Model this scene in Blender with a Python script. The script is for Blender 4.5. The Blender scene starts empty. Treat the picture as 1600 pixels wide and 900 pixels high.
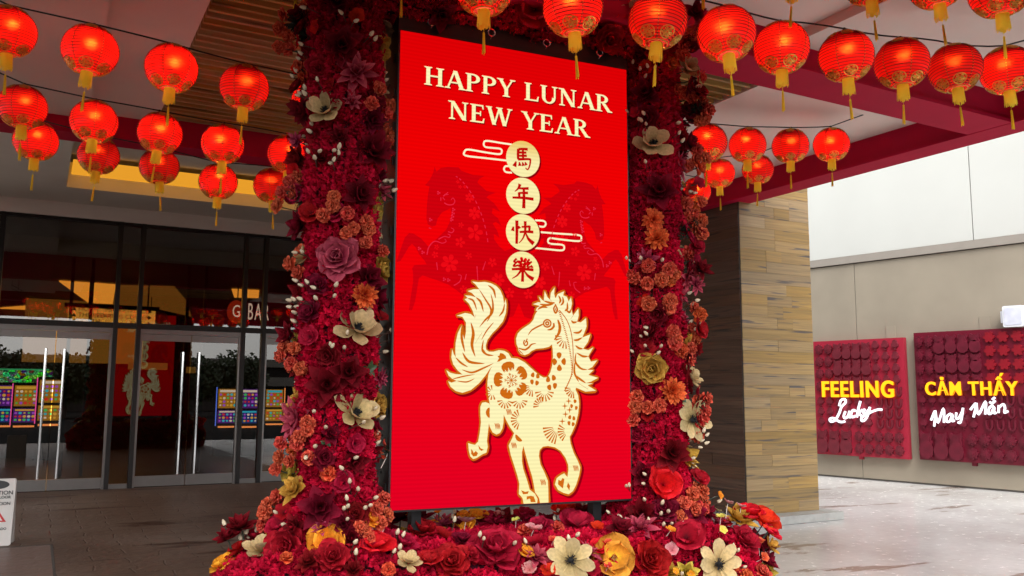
import bpy, bmesh, math, random
import numpy as np
from mathutils import Vector, Matrix
from mathutils.bvhtree import BVHTree
from mathutils.geometry import tessellate_polygon
R = math.radians
sc = bpy.context.scene
# ------------------------------------------------------------------ camera
F = 1350.0
PITCH, ROLL = 7.0, 0.3
EYE = Vector((0, 0, 1.6))
cd = bpy.data.cameras.new('camera'); cd.sensor_width = 36; cd.lens = 36 * F / 1600
cd.clip_start = 0.05; cd.clip_end = 2000
cam = bpy.data.objects.new('camera', cd); sc.collection.objects.link(cam)
CM = Matrix.Translation(EYE) @ Matrix.Rotation(R(90 + PITCH), 4, 'X') @ Matrix.Rotation(R(ROLL), 4, 'Z')
cam.matrix_world = CM
sc.camera = cam
# ------------------------------------------------------------------ world, sun, exposure
EXPO = 1.65
SUN_EL, SUN_AZ = 48.0, 176.0      # azimuth clockwise from +Y: the veiled sun stands behind the camera
w = bpy.data.worlds.new('World'); sc.world = w; w.use_nodes = True
nt = w.node_tree; nt.nodes.clear()
sky = nt.nodes.new('ShaderNodeTexSky'); sky.sky_type = 'NISHITA'; sky.sun_disc = False
sky.sun_elevation = R(SUN_EL); sky.sun_rotation = R(SUN_AZ)
sky.air_density = 1.0; sky.dust_density = 1.5; sky.ozone_density = 1.0
hsv = nt.nodes.new('ShaderNodeHueSaturation'); hsv.inputs['Saturation'].default_value = 0.12
bg = nt.nodes.new('ShaderNodeBackground'); bg.inputs[1].default_value = 0.15
wo = nt.nodes.new('ShaderNodeOutputWorld')
nt.links.new(sky.outputs[0], hsv.inputs['Color']); nt.links.new(hsv.outputs[0], bg.inputs[0]); nt.links.new(bg.outputs[0], wo.inputs[0])
sd = bpy.data.lights.new('sun', 'SUN'); sd.energy = .75; sd.angle = R(35); sd.color = (1, .96, .9)
sun = bpy.data.objects.new('sun', sd); sc.collection.objects.link(sun)
sv = Vector((math.sin(R(SUN_AZ)) * math.cos(R(SUN_EL)), math.cos(R(SUN_AZ)) * math.cos(R(SUN_EL)), math.sin(R(SUN_EL))))
sun.rotation_euler = sv.to_track_quat('Z', 'Y').to_euler()
sc.view_settings.view_transform = 'Standard'; sc.view_settings.look = 'None'
sc.view_settings.exposure = EXPO; sc.view_settings.gamma = 1
sc.render.engine = 'CYCLES'
sc.cycles.use_denoising = True
sc.cycles.max_bounces = 10; sc.cycles.diffuse_bounces = 5; sc.cycles.transparent_max_bounces = 16
sc.cycles.caustics_reflective = False; sc.cycles.caustics_refractive = False
sc.cycles.sample_clamp_indirect = 4.0
GAIN = 2.0 ** EXPO

# ------------------------------------------------------------------ helpers
rnd = random.Random(7)
COL = sc.collection
CI = CM.inverted()
def ray(x, y):
    return (CM.to_3x3() @ Vector(((x - 800) / F, (450 - y) / F, -1)))
def atz(x, y, z):
    d = ray(x, y); return EYE + d * ((z - EYE.z) / d.z)
def atD(x, y, D):          # D: distance along the viewing axis
    return EYE + ray(x, y) * D
def onplane(x, y, p, n):
    d = ray(x, y); return EYE + d * ((p - EYE).dot(n) / d.dot(n))
def pix(p):
    q = CI @ p; return (800 + F * q.x / -q.z, 450 - F * q.y / -q.z, -q.z)
_f0, _f1 = atz(0, 771, 0), atz(440, 752, 0)
TH = math.atan2(_f1.y - _f0.y, _f1.x - _f0.x)
ct, st = math.cos(TH), math.sin(TH)
def AB(a, b, z=0.0): return Vector((a * ct - b * st, a * st + b * ct, z))
def toAB(p): return (p.x * ct + p.y * st, -p.x * st + p.y * ct, p.z)
BF = toAB(_f0)[1]

def s2l(c):
    return tuple((v / 255 / 12.92) if v / 255 <= .04045 else ((v / 255 + .055) / 1.055) ** 2.4 for v in c)

def tag(o, label=None, cat=None, group=None, kind=None):
    if label: o['label'] = label
    if cat: o['category'] = cat
    if group: o['group'] = group
    if kind: o['kind'] = kind
    return o
def link(o, parent=None):
    COL.objects.link(o)
    if parent is not None: o.parent = parent
    return o
def empty(name, loc=(0, 0, 0), rz=0.0, parent=None):
    o = bpy.data.objects.new(name, None); o.location = loc; o.rotation_euler = (0, 0, rz); o.empty_display_size = .2
    return link(o, parent)
def wcopy(o, parent=None):
    c = o.copy(); COL.objects.link(c)
    if parent is not None: c.parent = parent; c.matrix_parent_inverse = Matrix()
    for ch in list(o.children): wcopy(ch, c)
    return c

class MB:
    def __init__(s): s.v = []; s.f = []; s.m = []; s.t = []; s.uset = False
    def add(s, vs, fs, m=0, t=None):
        o = len(s.v); s.v += [tuple(v) for v in vs]; s.f += [tuple(i + o for i in f) for f in fs]; s.m += [m] * len(fs)
        s.t += (t if t is not None else [(0, 0, .5, 1)] * len(vs))
        if t is not None: s.uset = True
    def box(s, x0, x1, y0, y1, z0, z1, m=0, T=None):
        vs = [Vector((x, y, z)) for x in (x0, x1) for y in (y0, y1) for z in (z0, z1)]
        if T: vs = [T(v) for v in vs]
        s.add(vs, [(0, 1, 3, 2), (4, 6, 7, 5), (0, 4, 5, 1), (2, 3, 7, 6), (0, 2, 6, 4), (1, 5, 7, 3)], m)
    def tube(s, pts, r, n=6, m=0, cap=True):
        pts = [Vector(p) for p in pts]; rs = r if isinstance(r, (list, tuple)) else [r] * len(pts)
        rings = []; up = Vector((0.13, .21, .97)).normalized()
        for i, p in enumerate(pts):
            d = (pts[min(i + 1, len(pts) - 1)] - pts[max(i - 1, 0)])
            d = d.normalized() if d.length > 1e-9 else Vector((0, 0, 1))
            u = d.cross(up)
            if u.length < .05: u = d.cross(Vector((1, 0, 0)))
            u.normalize(); v = d.cross(u)
            rings.append([p + (u * math.cos(2 * math.pi * k / n) + v * math.sin(2 * math.pi * k / n)) * rs[i] for k in range(n)])
        vs = [q for rg in rings for q in rg]; fs = []
        for i in range(len(pts) - 1):
            for k in range(n): fs.append((i * n + k, i * n + (k + 1) % n, (i + 1) * n + (k + 1) % n, (i + 1) * n + k))
        if cap: fs += [tuple(range(n))[::-1], tuple((len(pts) - 1) * n + k for k in range(n))]
        s.add(vs, fs, m)
    def lathe(s, prof, n=16, m=0, c=(0, 0, 0)):
        vs = []; fs = []
        for r, z in prof:
            for k in range(n): vs.append((c[0] + r * math.cos(2 * math.pi * k / n), c[1] + r * math.sin(2 * math.pi * k / n), c[2] + z))
        for i in range(len(prof) - 1):
            for k in range(n): fs.append((i * n + k, i * n + (k + 1) % n, (i + 1) * n + (k + 1) % n, (i + 1) * n + k))
        s.add(vs, fs, m)
    def sphere(s, c, r, n=8, k=5, m=0, sz=1.0):
        c = Vector(c)
        s.lathe([(max(r * math.sin(math.pi * i / k), 1e-4), -r * sz * math.cos(math.pi * i / k)) for i in range(k + 1)], n, m, c)
    def prism(s, poly, z0, z1, m=0, T=None):     # poly: 2D outline (x, y), extruded in z
        n = len(poly)
        vs = [Vector((p[0], p[1], z0)) for p in poly] + [Vector((p[0], p[1], z1)) for p in poly]
        tr = tessellate_polygon([[Vector((p[0], p[1], 0)) for p in poly]])
        fs = [tuple(t) for t in tr] + [tuple(i + n for i in t[::-1]) for t in tr]
        fs += [(i, (i + 1) % n, n + (i + 1) % n, n + i) for i in range(n)]
        if T: vs = [T(v) for v in vs]
        s.add(vs, fs, m)
    def mesh(s, name, mats, smooth=False, fix=True):
        me = bpy.data.meshes.new(name)
        me.from_pydata(s.v, [], s.f)
        for m_ in (mats if isinstance(mats, (list, tuple)) else [mats]): me.materials.append(m_)
        me.polygons.foreach_set('material_index', s.m)
        if smooth: me.polygons.foreach_set('use_smooth', [True] * len(s.f))
        if s.uset:
            at = me.color_attributes.new('tint', 'FLOAT_COLOR', 'POINT')
            at.data.foreach_set('color', [c for t in s.t for c in t])
        if fix:
            bm = bmesh.new(); bm.from_mesh(me); bmesh.ops.recalc_face_normals(bm, faces=bm.faces); bm.to_mesh(me); bm.free()
        me.update(); return me
    def obj(s, name, mats, parent=None, smooth=False, fix=True, loc=None, rz=None):
        o = bpy.data.objects.new(name, s.mesh(name, mats, smooth, fix))
        if loc is not None: o.location = loc
        if rz is not None: o.rotation_euler = (0, 0, rz)
        return link(o, parent)
def ABT(v): return AB(v.x, v.y, v.z)

# ------------------------------------------------------------------ materials
def newmat(name):
    m = bpy.data.materials.new(name); m.use_nodes = True
    nt = m.node_tree; p = nt.nodes['Principled BSDF']; return m, nt, p
def N(nt, t, **kw):
    n = nt.nodes.new(t)
    for k, v in kw.items(): setattr(n, k, v)
    return n
def ramp(nt, stops, interp='LINEAR'):
    r = N(nt, 'ShaderNodeValToRGB'); r.color_ramp.interpolation = interp
    e = r.color_ramp.elements
    while len(e) < len(stops): e.new(.5)
    for i, (p, c) in enumerate(stops): e[i].position = p; e[i].color = (c[0], c[1], c[2], 1)
    return r
def simple(name, col, rough=.5, metal=0.0, var=0.12, scale=6, bump=0.0, bscale=60, spec=.5, coat=0.0):
    m, nt, p = newmat(name)
    tc = N(nt, 'ShaderNodeTexCoord'); no = N(nt, 'ShaderNodeTexNoise'); no.inputs['Scale'].default_value = scale; no.inputs['Detail'].default_value = 5
    nt.links.new(tc.outputs['Object'], no.inputs['Vector'])
    lo = [c * (1 - var) for c in col]; hi = [min(1, c * (1 + var)) for c in col]
    r = ramp(nt, [(.3, lo), (.7, hi)]); nt.links.new(no.outputs[0], r.inputs[0]); nt.links.new(r.outputs[0], p.inputs['Base Color'])
    p.inputs['Roughness'].default_value = rough; p.inputs['Metallic'].default_value = metal
    p.inputs['Specular IOR Level'].default_value = spec; p.inputs['Coat Weight'].default_value = coat
    if bump:
        n2 = N(nt, 'ShaderNodeTexNoise'); n2.inputs['Scale'].default_value = bscale; n2.inputs['Detail'].default_value = 6
        nt.links.new(tc.outputs['Object'], n2.inputs['Vector'])
        b = N(nt, 'ShaderNodeBump'); b.inputs['Strength'].default_value = bump; b.inputs['Distance'].default_value = .01
        nt.links.new(n2.outputs[0], b.inputs['Height']); nt.links.new(b.outputs[0], p.inputs['Normal'])
    return m
def emis(name, col, strength):      # strength is what the picture shows at exposure EXPO
    m, nt, p = newmat(name); nt.nodes.remove(p)
    e = N(nt, 'ShaderNodeEmission'); e.inputs[0].default_value = (*col, 1); e.inputs[1].default_value = strength / GAIN
    nt.links.new(e.outputs[0], nt.nodes['Material Output'].inputs[0]); return m
def glassmat(name, tintc=(.75, .78, .76), refl=1.0, ior=1.9):
    m, nt, p = newmat(name); nt.nodes.remove(p)
    tr = N(nt, 'ShaderNodeBsdfTransparent'); tr.inputs[0].default_value = (*tintc, 1)
    gl = N(nt, 'ShaderNodeBsdfGlossy'); gl.inputs['Roughness'].default_value = 0.004
    gl.inputs[0].default_value = (refl, refl, refl, 1)
    fr = N(nt, 'ShaderNodeFresnel'); fr.inputs[0].default_value = ior
    mx = N(nt, 'ShaderNodeMixShader')
    nt.links.new(fr.outputs[0], mx.inputs[0]); nt.links.new(tr.outputs[0], mx.inputs[1]); nt.links.new(gl.outputs[0], mx.inputs[2])
    nt.links.new(mx.outputs[0], nt.nodes['Material Output'].inputs[0]); return m

M = {}
M['gyp'] = simple('gypsum_ceiling', (.78, .63, .57), .9, var=.03, scale=2, bump=.08, bscale=180)
M['soffit'] = simple('grey_soffit', (.76, .72, .66), .9, var=.03, scale=2, bump=.05, bscale=150)
M['wood'] = None
M['redbeam'] = simple('crimson_paint', (.44, .004, .038), .7, var=.06, scale=3, bump=.05, bscale=90, spec=.15)
M['black'] = simple('black_metal', (.012, .012, .013), .4, .3, var=.2)
M['bronze'] = simple('dark_bronze_frame', (.012, .010, .009), .45, .3, var=.15)
M['steel'] = simple('brushed_steel', (.55, .54, .52), .28, 1.0, var=.05, scale=20)
M['chrome'] = simple('bright_steel', (.8, .8, .8), .15, 1.0, var=.02)
M['alu'] = simple('door_aluminium', (.20, .19, .18), .35, .9, var=.05)
M['dark'] = simple('dark_backing', (.01, .009, .008), .8)
M['white'] = simple('white_plaster', (.51, .515, .48), .85, var=.03, scale=.8, bump=.05, bscale=60)
M['beige'] = simple('beige_plaster', (.285, .245, .185), .85, var=.10, scale=1.1, bump=.12, bscale=120)
M['cap'] = simple('ledge_paint', (.27, .24, .205), .8, var=.04)
M['plinth'] = simple('pale_concrete', (.36, .36, .34), .6, var=.12, scale=12, bump=.3, bscale=80)
M['panelA'] = simple('bright_crimson_panel', (.34, .014, .036), .45, var=.05, scale=4)
M['panelB'] = simple('maroon_panel', (.14, .004, .018), .4, var=.06, scale=4)
M['reliefA'] = simple('dusky_red_relief', (.135, .012, .022), .45, var=.2, scale=9)
M['reliefB'] = simple('maroon_relief', (.115, .006, .018), .42, var=.25, scale=9)
M['reliefR'] = simple('red_relief', (.22, .004, .012), .4, var=.1, scale=9)
M['offw'] = simple('off_white_plastic', (.72, .74, .78), .4, var=.03)
M['gold'] = simple('gold_foil', (.62, .36, .06), .3, .85, var=.25, scale=40)
M['cable'] = simple('black_cable', (.008, .008, .008), .5)
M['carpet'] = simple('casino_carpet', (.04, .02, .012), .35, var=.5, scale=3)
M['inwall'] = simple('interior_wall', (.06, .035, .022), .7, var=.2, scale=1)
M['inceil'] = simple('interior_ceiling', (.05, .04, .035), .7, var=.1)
M['cab'] = simple('slot_cabinet', (.02, .02, .024), .25, .4)
M['sage'] = simple('fern_leaf', (.02, .035, .02), .6, var=.4, scale=30)
M['stem'] = simple('brown_stem', (.06, .03, .02), .6, var=.2)
M['pstem'] = simple('pale_stem', (.6, .5, .45), .6, var=.1)
M['leaf'] = simple('green_leaf', (.03, .07, .025), .5, var=.3, scale=20)
M['bud'] = simple('cream_bud', (.62, .52, .36), .45, var=.25, scale=25)
M['blackfuzz'] = simple('black_stamen', (.01, .01, .012), .7)
M['glassU'] = glassmat('transom_glass', (.40, .36, .32))
M['glassD'] = glassmat('door_glass', (.46, .43, .39), ior=1.75)
M['cove'] = emis('cove_light', (1.0, .42, .03), .8)
M['cove2'] = emis('interior_cove', (1.0, .42, .05), 4.0)
# ------------------------------------------------------------------ setting materials
def abcoord(nt, scale=(1, 1, 1)):
    g = N(nt, 'ShaderNodeNewGeometry'); mp = N(nt, 'ShaderNodeMapping'); mp.vector_type = 'TEXTURE'
    mp.inputs['Rotation'].default_value = (0, 0, TH)
    nt.links.new(g.outputs['Position'], mp.inputs['Vector'])
    m2 = N(nt, 'ShaderNodeMapping'); m2.inputs['Scale'].default_value = scale
    nt.links.new(mp.outputs[0], m2.inputs['Vector']); return m2.outputs[0]
def floor_mat(name, c1, c2, c3, rlo, rhi, stamp=1.0, nc=(.72, 1.12), pt=.60, bump=.55, spec=.5):
    m, nt, p = newmat(name)
    v = abcoord(nt)
    # warp so the stamped stones are uneven
    wn = N(nt, 'ShaderNodeTexNoise'); wn.inputs['Scale'].default_value = 2.2; wn.inputs['Detail'].default_value = 3
    nt.links.new(v, wn.inputs['Vector'])
    va = N(nt, 'ShaderNodeVectorMath', operation='MULTIPLY_ADD'); nt.links.new(wn.outputs['Color'], va.inputs[0])
    va.inputs[1].default_value = (.12, .12, 0); nt.links.new(v, va.inputs[2])
    br = N(nt, 'ShaderNodeTexBrick'); br.inputs['Scale'].default_value = 1.0
    br.inputs['Brick Width'].default_value = .62; br.inputs['Row Height'].default_value = .27; br.inputs['Mortar Size'].default_value = .012
    br.inputs['Mortar Smooth'].default_value = .8; br.inputs['Bias'].default_value = 0
    br.inputs['Color1'].default_value = (0.35, .35, .35, 1); br.inputs['Color2'].default_value = (.75, .75, .75, 1); br.inputs['Mortar'].default_value = (0, 0, 0, 1)
    nt.links.new(va.outputs[0], br.inputs['Vector'])
    n1 = N(nt, 'ShaderNodeTexNoise'); n1.inputs['Scale'].default_value = .55; n1.inputs['Detail'].default_value = 6; nt.links.new(v, n1.inputs['Vector'])
    r1 = ramp(nt, [(.3, c1), (.52, c2), (.72, c3)]); nt.links.new(n1.outputs[0], r1.inputs[0])
    n2 = N(nt, 'ShaderNodeTexNoise'); n2.inputs['Scale'].default_value = 9; n2.inputs['Detail'].default_value = 8; n2.inputs['Roughness'].default_value = .65
    nt.links.new(v, n2.inputs['Vector'])
    r2 = ramp(nt, [(.25, (nc[0],) * 3), (.7, (nc[1],) * 3)]); nt.links.new(n2.outputs[0], r2.inputs[0])
    mx = N(nt, 'ShaderNodeMix', data_type='RGBA', blend_type='MULTIPLY'); mx.inputs[0].default_value = 1
    nt.links.new(r1.outputs[0], mx.inputs[6]); nt.links.new(r2.outputs[0], mx.inputs[7])
    mo = N(nt, 'ShaderNodeMix', data_type='RGBA', blend_type='MULTIPLY'); mo.inputs[0].default_value = .35 * stamp
    rb = ramp(nt, [(0, (.25, .22, .2)), (.35, (.95, .95, .95)), (.8, (1.1, 1.1, 1.1))]); nt.links.new(br.outputs['Color'], rb.inputs[0])
    nt.links.new(mx.outputs[2], mo.inputs[6]); nt.links.new(rb.outputs[0], mo.inputs[7])
    # worn brown streaks and damp patches
    ms = N(nt, 'ShaderNodeMapping'); ms.inputs['Scale'].default_value = (.35, 1.5, 1); ms.inputs['Rotation'].default_value = (0, 0, .5); nt.links.new(v, ms.inputs['Vector'])
    n3 = N(nt, 'ShaderNodeTexNoise'); n3.inputs['Scale'].default_value = 1.3; n3.inputs['Detail'].default_value = 9; n3.inputs['Roughness'].default_value = .6; n3.inputs['Distortion'].default_value = .4
    nt.links.new(ms.outputs[0], n3.inputs['Vector'])
    r3 = ramp(nt, [(pt, (0, 0, 0)), (pt + .04, (1, 1, 1))]); nt.links.new(n3.outputs[0], r3.inputs[0])
    mb = N(nt, 'ShaderNodeMix', data_type='RGBA'); nt.links.new(r3.outputs[0], mb.inputs[0])
    nt.links.new(mo.outputs[2], mb.inputs[6]); mb.inputs[7].default_value = (c1[0] * .6, c1[1] * .5, c1[2] * .45, 1)
    nt.links.new(mb.outputs[2], p.inputs['Base Color'])
    rr = N(nt, 'ShaderNodeMapRange'); nt.links.new(n2.outputs[0], rr.inputs[0]); rr.inputs[3].default_value = rlo; rr.inputs[4].default_value = rhi
    nt.links.new(rr.outputs[0], p.inputs['Roughness']); p.inputs['Specular IOR Level'].default_value = spec
    n4 = N(nt, 'ShaderNodeTexNoise'); n4.inputs['Scale'].default_value = 7; n4.inputs['Detail'].default_value = 7; n4.inputs['Distortion'].default_value = 1.2
    nt.links.new(v, n4.inputs['Vector'])
    ad = N(nt, 'ShaderNodeMath', operation='MULTIPLY_ADD'); nt.links.new(br.outputs['Fac'], ad.inputs[0]); ad.inputs[1].default_value = -.6 * stamp; nt.links.new(n4.outputs[0], ad.inputs[2])
    b = N(nt, 'ShaderNodeBump'); b.inputs['Strength'].default_value = bump; b.inputs['Distance'].default_value = .02
    nt.links.new(ad.outputs[0], b.inputs['Height']); nt.links.new(b.outputs[0], p.inputs['Normal'])
    return m
M['floor'] = floor_mat('stamped_brown_concrete', (.12, .075, .055), (.18, .125, .095), (.24, .185, .15), .42, .6, spec=.25)
M['drive'] = floor_mat('pale_worn_concrete', (.46, .445, .43), (.60, .595, .585), (.68, .675, .665), .16, .34, .04, nc=(.9, 1.04), pt=.60, bump=.04)
M['border'] = floor_mat('reddish_concrete_border', (.16, .095, .075), (.2, .13, .105), (.25, .18, .15), .3, .5, .0)
def wood_mat(name, cols, sx, sz, rough, streak):
    m, nt, p = newmat(name)
    tc = N(nt, 'ShaderNodeTexCoord'); oi = N(nt, 'ShaderNodeObjectInfo')
    off = N(nt, 'ShaderNodeVectorMath', operation='SCALE'); off.inputs[0].default_value = (37, 11, 23); nt.links.new(oi.outputs['Random'], off.inputs['Scale'])
    ad = N(nt, 'ShaderNodeVectorMath', operation='ADD'); nt.links.new(tc.outputs['Object'], ad.inputs[0]); nt.links.new(off.outputs[0], ad.inputs[1])
    mp = N(nt, 'ShaderNodeMapping'); mp.inputs['Scale'].default_value = (sx, sx, sz); nt.links.new(ad.outputs[0], mp.inputs['Vector'])
    no = N(nt, 'ShaderNodeTexNoise'); no.inputs['Scale'].default_value = 1; no.inputs['Detail'].default_value = 4; no.inputs['Distortion'].default_value = .5
    nt.links.new(mp.outputs[0], no.inputs['Vector'])
    r = ramp(nt, [(.25, cols[1]), (.5, cols[0]), (.75, cols[2])]); nt.links.new(no.outputs[0], r.inputs[0])
    # dark grain gashes
    mp2 = N(nt, 'ShaderNodeMapping'); mp2.inputs['Scale'].default_value = (sx * .9, sx, sz * .55); mp2.inputs['Location'].default_value = (5, 3, 9); nt.links.new(ad.outputs[0], mp2.inputs['Vector'])
    n2 = N(nt, 'ShaderNodeTexNoise'); n2.inputs['Scale'].default_value = 1.1; n2.inputs['Detail'].default_value = 2; nt.links.new(mp2.outputs[0], n2.inputs['Vector'])
    r2 = ramp(nt, [(.62, (0, 0, 0)), (.69, (1, 1, 1))]); nt.links.new(n2.outputs[0], r2.inputs[0])
    mx = N(nt, 'ShaderNodeMix', data_type='RGBA'); nt.links.new(r2.outputs[0], mx.inputs[0]); nt.links.new(r.outputs[0], mx.inputs[6]); mx.inputs[7].default_value = (*streak, 1)
    hs = N(nt, 'ShaderNodeHueSaturation'); nt.links.new(mx.outputs[2], hs.inputs['Color'])
    mr = N(nt, 'ShaderNodeMapRange'); nt.links.new(oi.outputs['Random'], mr.inputs[0]); mr.inputs[3].default_value = .8; mr.inputs[4].default_value = 1.12
    nt.links.new(mr.outputs[0], hs.inputs['Value'])
    ms = N(nt, 'ShaderNodeMath', operation='MULTIPLY'); nt.links.new(oi.outputs['Random'], ms.inputs[0]); ms.inputs[1].default_value = 7.13
    fr = N(nt, 'ShaderNodeMath', operation='FRACT'); nt.links.new(ms.outputs[0], fr.inputs[0])
    mr2 = N(nt, 'ShaderNodeMapRange'); nt.links.new(fr.outputs[0], mr2.inputs[0]); mr2.inputs[3].default_value = .85; mr2.inputs[4].default_value = 1.1
    nt.links.new(mr2.outputs[0], hs.inputs['Saturation'])
    nt.links.new(hs.outputs[0], p.inputs['Base Color']); p.inputs['Roughness'].default_value = rough
    b = N(nt, 'ShaderNodeBump'); b.inputs['Strength'].default_value = .2; b.inputs['Distance'].default_value = .004; nt.links.new(no.outputs[0], b.inputs['Height']); nt.links.new(b.outputs[0], p.inputs['Normal'])
    return m
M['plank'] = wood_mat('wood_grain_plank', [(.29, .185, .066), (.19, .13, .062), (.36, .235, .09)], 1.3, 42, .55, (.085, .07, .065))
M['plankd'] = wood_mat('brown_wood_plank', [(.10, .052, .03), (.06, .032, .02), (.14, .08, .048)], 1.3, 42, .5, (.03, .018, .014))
M['slat'] = wood_mat('ceiling_slat_wood', [(.46, .27, .09), (.34, .19, .06), (.56, .35, .13)], .8, 20, .4, (.16, .09, .03))
M['wall_joint'] = simple('joint_shadow_sealant', (.09, .08, .07), .8)  # dark sealant colour for joints and backings

# ------------------------------------------------------------------ ground
mb = MB(); mb.box(-400, 400, -400, 400, -.5, -.012); tag(mb.obj('ground', simple('asphalt_ground', (.03, .03, .03), 1.0, spec=0, var=.2, scale=.3)), kind='structure')
AL = -5.0
A_OUT, A_IN = 8.07, 7.80          # canopy edge beam
def sheet(name, a0, a1, b0, b1, z, mat, kind='structure'):
    m_ = MB(); m_.add([AB(a0, b0, z), AB(a1, b0, z), AB(a1, b1, z), AB(a0, b1, z)], [(0, 1, 2, 3)])
    return tag(m_.obj(name, mat, fix=False), kind=kind)
BDL = toAB(atz(85, 898, 0)); BDL2 = toAB(atz(62, 852, 0))
A_DRIVE = 4.6
sheet('paving', BDL[0], A_DRIVE, 1.2, BDL2[1], 0, M['floor'])
sheet('paving', AL, A_DRIVE, BDL2[1], BF, 0.0, M['floor'])
sheet('paving', AL, BDL[0] , 1.2, BDL2[1], 0.0, M['border'])
sheet('driveway', A_DRIVE, 40, 1.2, 30, -.004, M['drive'])
m_ = MB(); m_.box(A_DRIVE - .012, A_DRIVE + .012, 1.2, BF, -.01, .003, T=ABT); m_.box(BDL[0] - .012, BDL[0] + .012, 1.2, BDL2[1], -.01, .003, T=ABT)
m_.box(AL, BDL[0] - .012, BDL2[1] - .012, BDL2[1] + .012, -.01, .003, T=ABT)
tag(m_.obj('paving_joint', M['wall_joint']), kind='structure')

# ------------------------------------------------------------------ canopy ceiling and beams
HC = 4.40; HB = 4.15; B_B0, B_B1 = 9.45, 9.8; B1_0, B1_1 = 4.62, 5.0
BEND = 2.2
SL_A0, SL_A1 = .92, 5.6
m_ = MB()
bx = lambda a0, a1, b0, b1, z0, z1, mm=m_: mm.box(a0, a1, b0, b1, z0, z1, T=ABT)
bx(AL, .28, BEND, B_B0, HC - .07, HC + .2)                 # slightly lower left field
bx(.28, SL_A0, BEND, B_B0, HC, HC + .2)
bx(SL_A0, SL_A1, BEND, B1_0, HC, HC + .2)
bx(SL_A1, A_IN, BEND, B_B0, HC, HC + .2)
bx(SL_A0, SL_A1, B1_0, B_B0, HC + .25, HC + .3)            # backing above the slats
bx(5.0, 5.3, BEND, B1_0, HC - .08, HC)
tag(m_.obj('ceiling', M['gyp']), kind='structure')
m_ = MB(); m_.box(SL_A0 + .01, SL_A1 - .01, B1_1 + .01, B_B0 - .01, HC + .2, HC + .249, T=ABT); tag(m_.obj('ceiling_cavity', M['dark']), kind='structure')
slr = tag(empty('slatted_ceiling', AB((SL_A0 + SL_A1) / 2, 7.2, HC)), 'ceiling field of long brown wooden slats with dark gaps between them', 'slatted ceiling')
b = B1_1 + .06; k = 0
mslat = MB(); mslat.box(-(SL_A1 - SL_A0) / 2 + .02, (SL_A1 - SL_A0) / 2 - .02, -.018, .018, 0, .12); mslat = mslat.mesh('slat', M['slat'])
while b < B_B0 - .05:
    o = bpy.data.objects.new('slat', mslat); link(o, slr); o.rotation_euler = (0, 0, TH)
    o.location = AB((SL_A0 + SL_A1) / 2, b, HC + .01) - slr.location; b += .125
# soffit behind the rear beam with a lit tray
HS = 4.74
tr0 = toAB(atz(104, 292, HS)); tb1 = tr0[1]; ta0 = tr0[0]; ta1 = ta0 + 6.2; tb0 = B_B1 + .5
m_ = MB()
bx = lambda a0, a1, b0, b1, z0, z1, mm=m_: mm.box(a0, a1, b0, b1, z0, z1, T=ABT)
bx(AL, ta0, B_B1, BF, HS, HS + .4); bx(ta1, A_OUT, B_B1, BF, HS, HS + .4)
bx(ta0, ta1, B_B1, tb0, HS, HS + .4); bx(ta0, ta1, tb1, BF, HS, HS + .4)
tag(m_.obj('soffit', M['soffit']), kind='structure')
cv = tag(empty('cove_light', AB((ta0 + ta1) / 2, tb1, HS)), 'glowing gold cove strip in the recess of the grey soffit', 'light')
m_ = MB(); m_.box(ta0 + .05, ta1 - .05, tb1 - .9, tb1 - .02, HS + .2, HS + .23, T=ABT); c_ = m_.obj('light_panel', M['cove']); c_.parent = cv; c_.location = -cv.location
m_ = MB(); m_.box(ta0, ta1, tb0, tb1 - .92, HS + .3, HS + .4, T=ABT); c_ = m_.obj('tray_top', M['soffit']); c_.parent = cv; c_.location = -cv.location
# roof above it all
m_ = MB(); m_.box(AL - .3, A_OUT - .02, BEND, BF + .3, 5.45, 5.8, T=ABT); tag(m_.obj('roof', M['soffit']), kind='structure')
def beam(label, parts, group=None):
    m_ = MB()
    for p in parts: m_.box(*p, T=lambda v: v)
    c = Vector(((parts[0][0] + parts[0][1]) / 2, (parts[0][2] + parts[0][3]) / 2, parts[0][4]))
    m_.v = [tuple(Vector(v) - c) for v in m_.v]
    o = m_.obj('beam', M['redbeam']); o.location = AB(*c); o.rotation_euler = (0, 0, TH)
    tag(o, label, 'beam', group); return o
beam('crimson beam crossing under the ceiling at upper right, behind the row of large lanterns', [(SL_A0 - 9, A_IN, B1_0, B1_1, HB, HC + .3), (SL_A0 - 9, A_IN, B1_0 - .03, B1_1 + .03, HB - .03, HB)])
beam('crimson canopy edge beam in front of the white wall and plank-clad pier', [(A_IN, A_OUT, BEND, B_B1 + .0, HB - .005, 5.46), (A_IN - .03, A_OUT + .04, BEND, B_B1 + .05, HB - .035, HB - .005)])
beam('dark red beam at the left between slatted ceiling and grey soffit', [(AL, A_IN - .035, B_B0, B_B1, HB + .02, 5.1)])
beam('crimson front edge beam of the canopy, unseen, hung low to hide reflected sky', [(AL, A_IN, BEND - .3, BEND, 3.88, 5.46)])  # unseen beam, dropped low to keep reflected sky out of the glass

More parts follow.
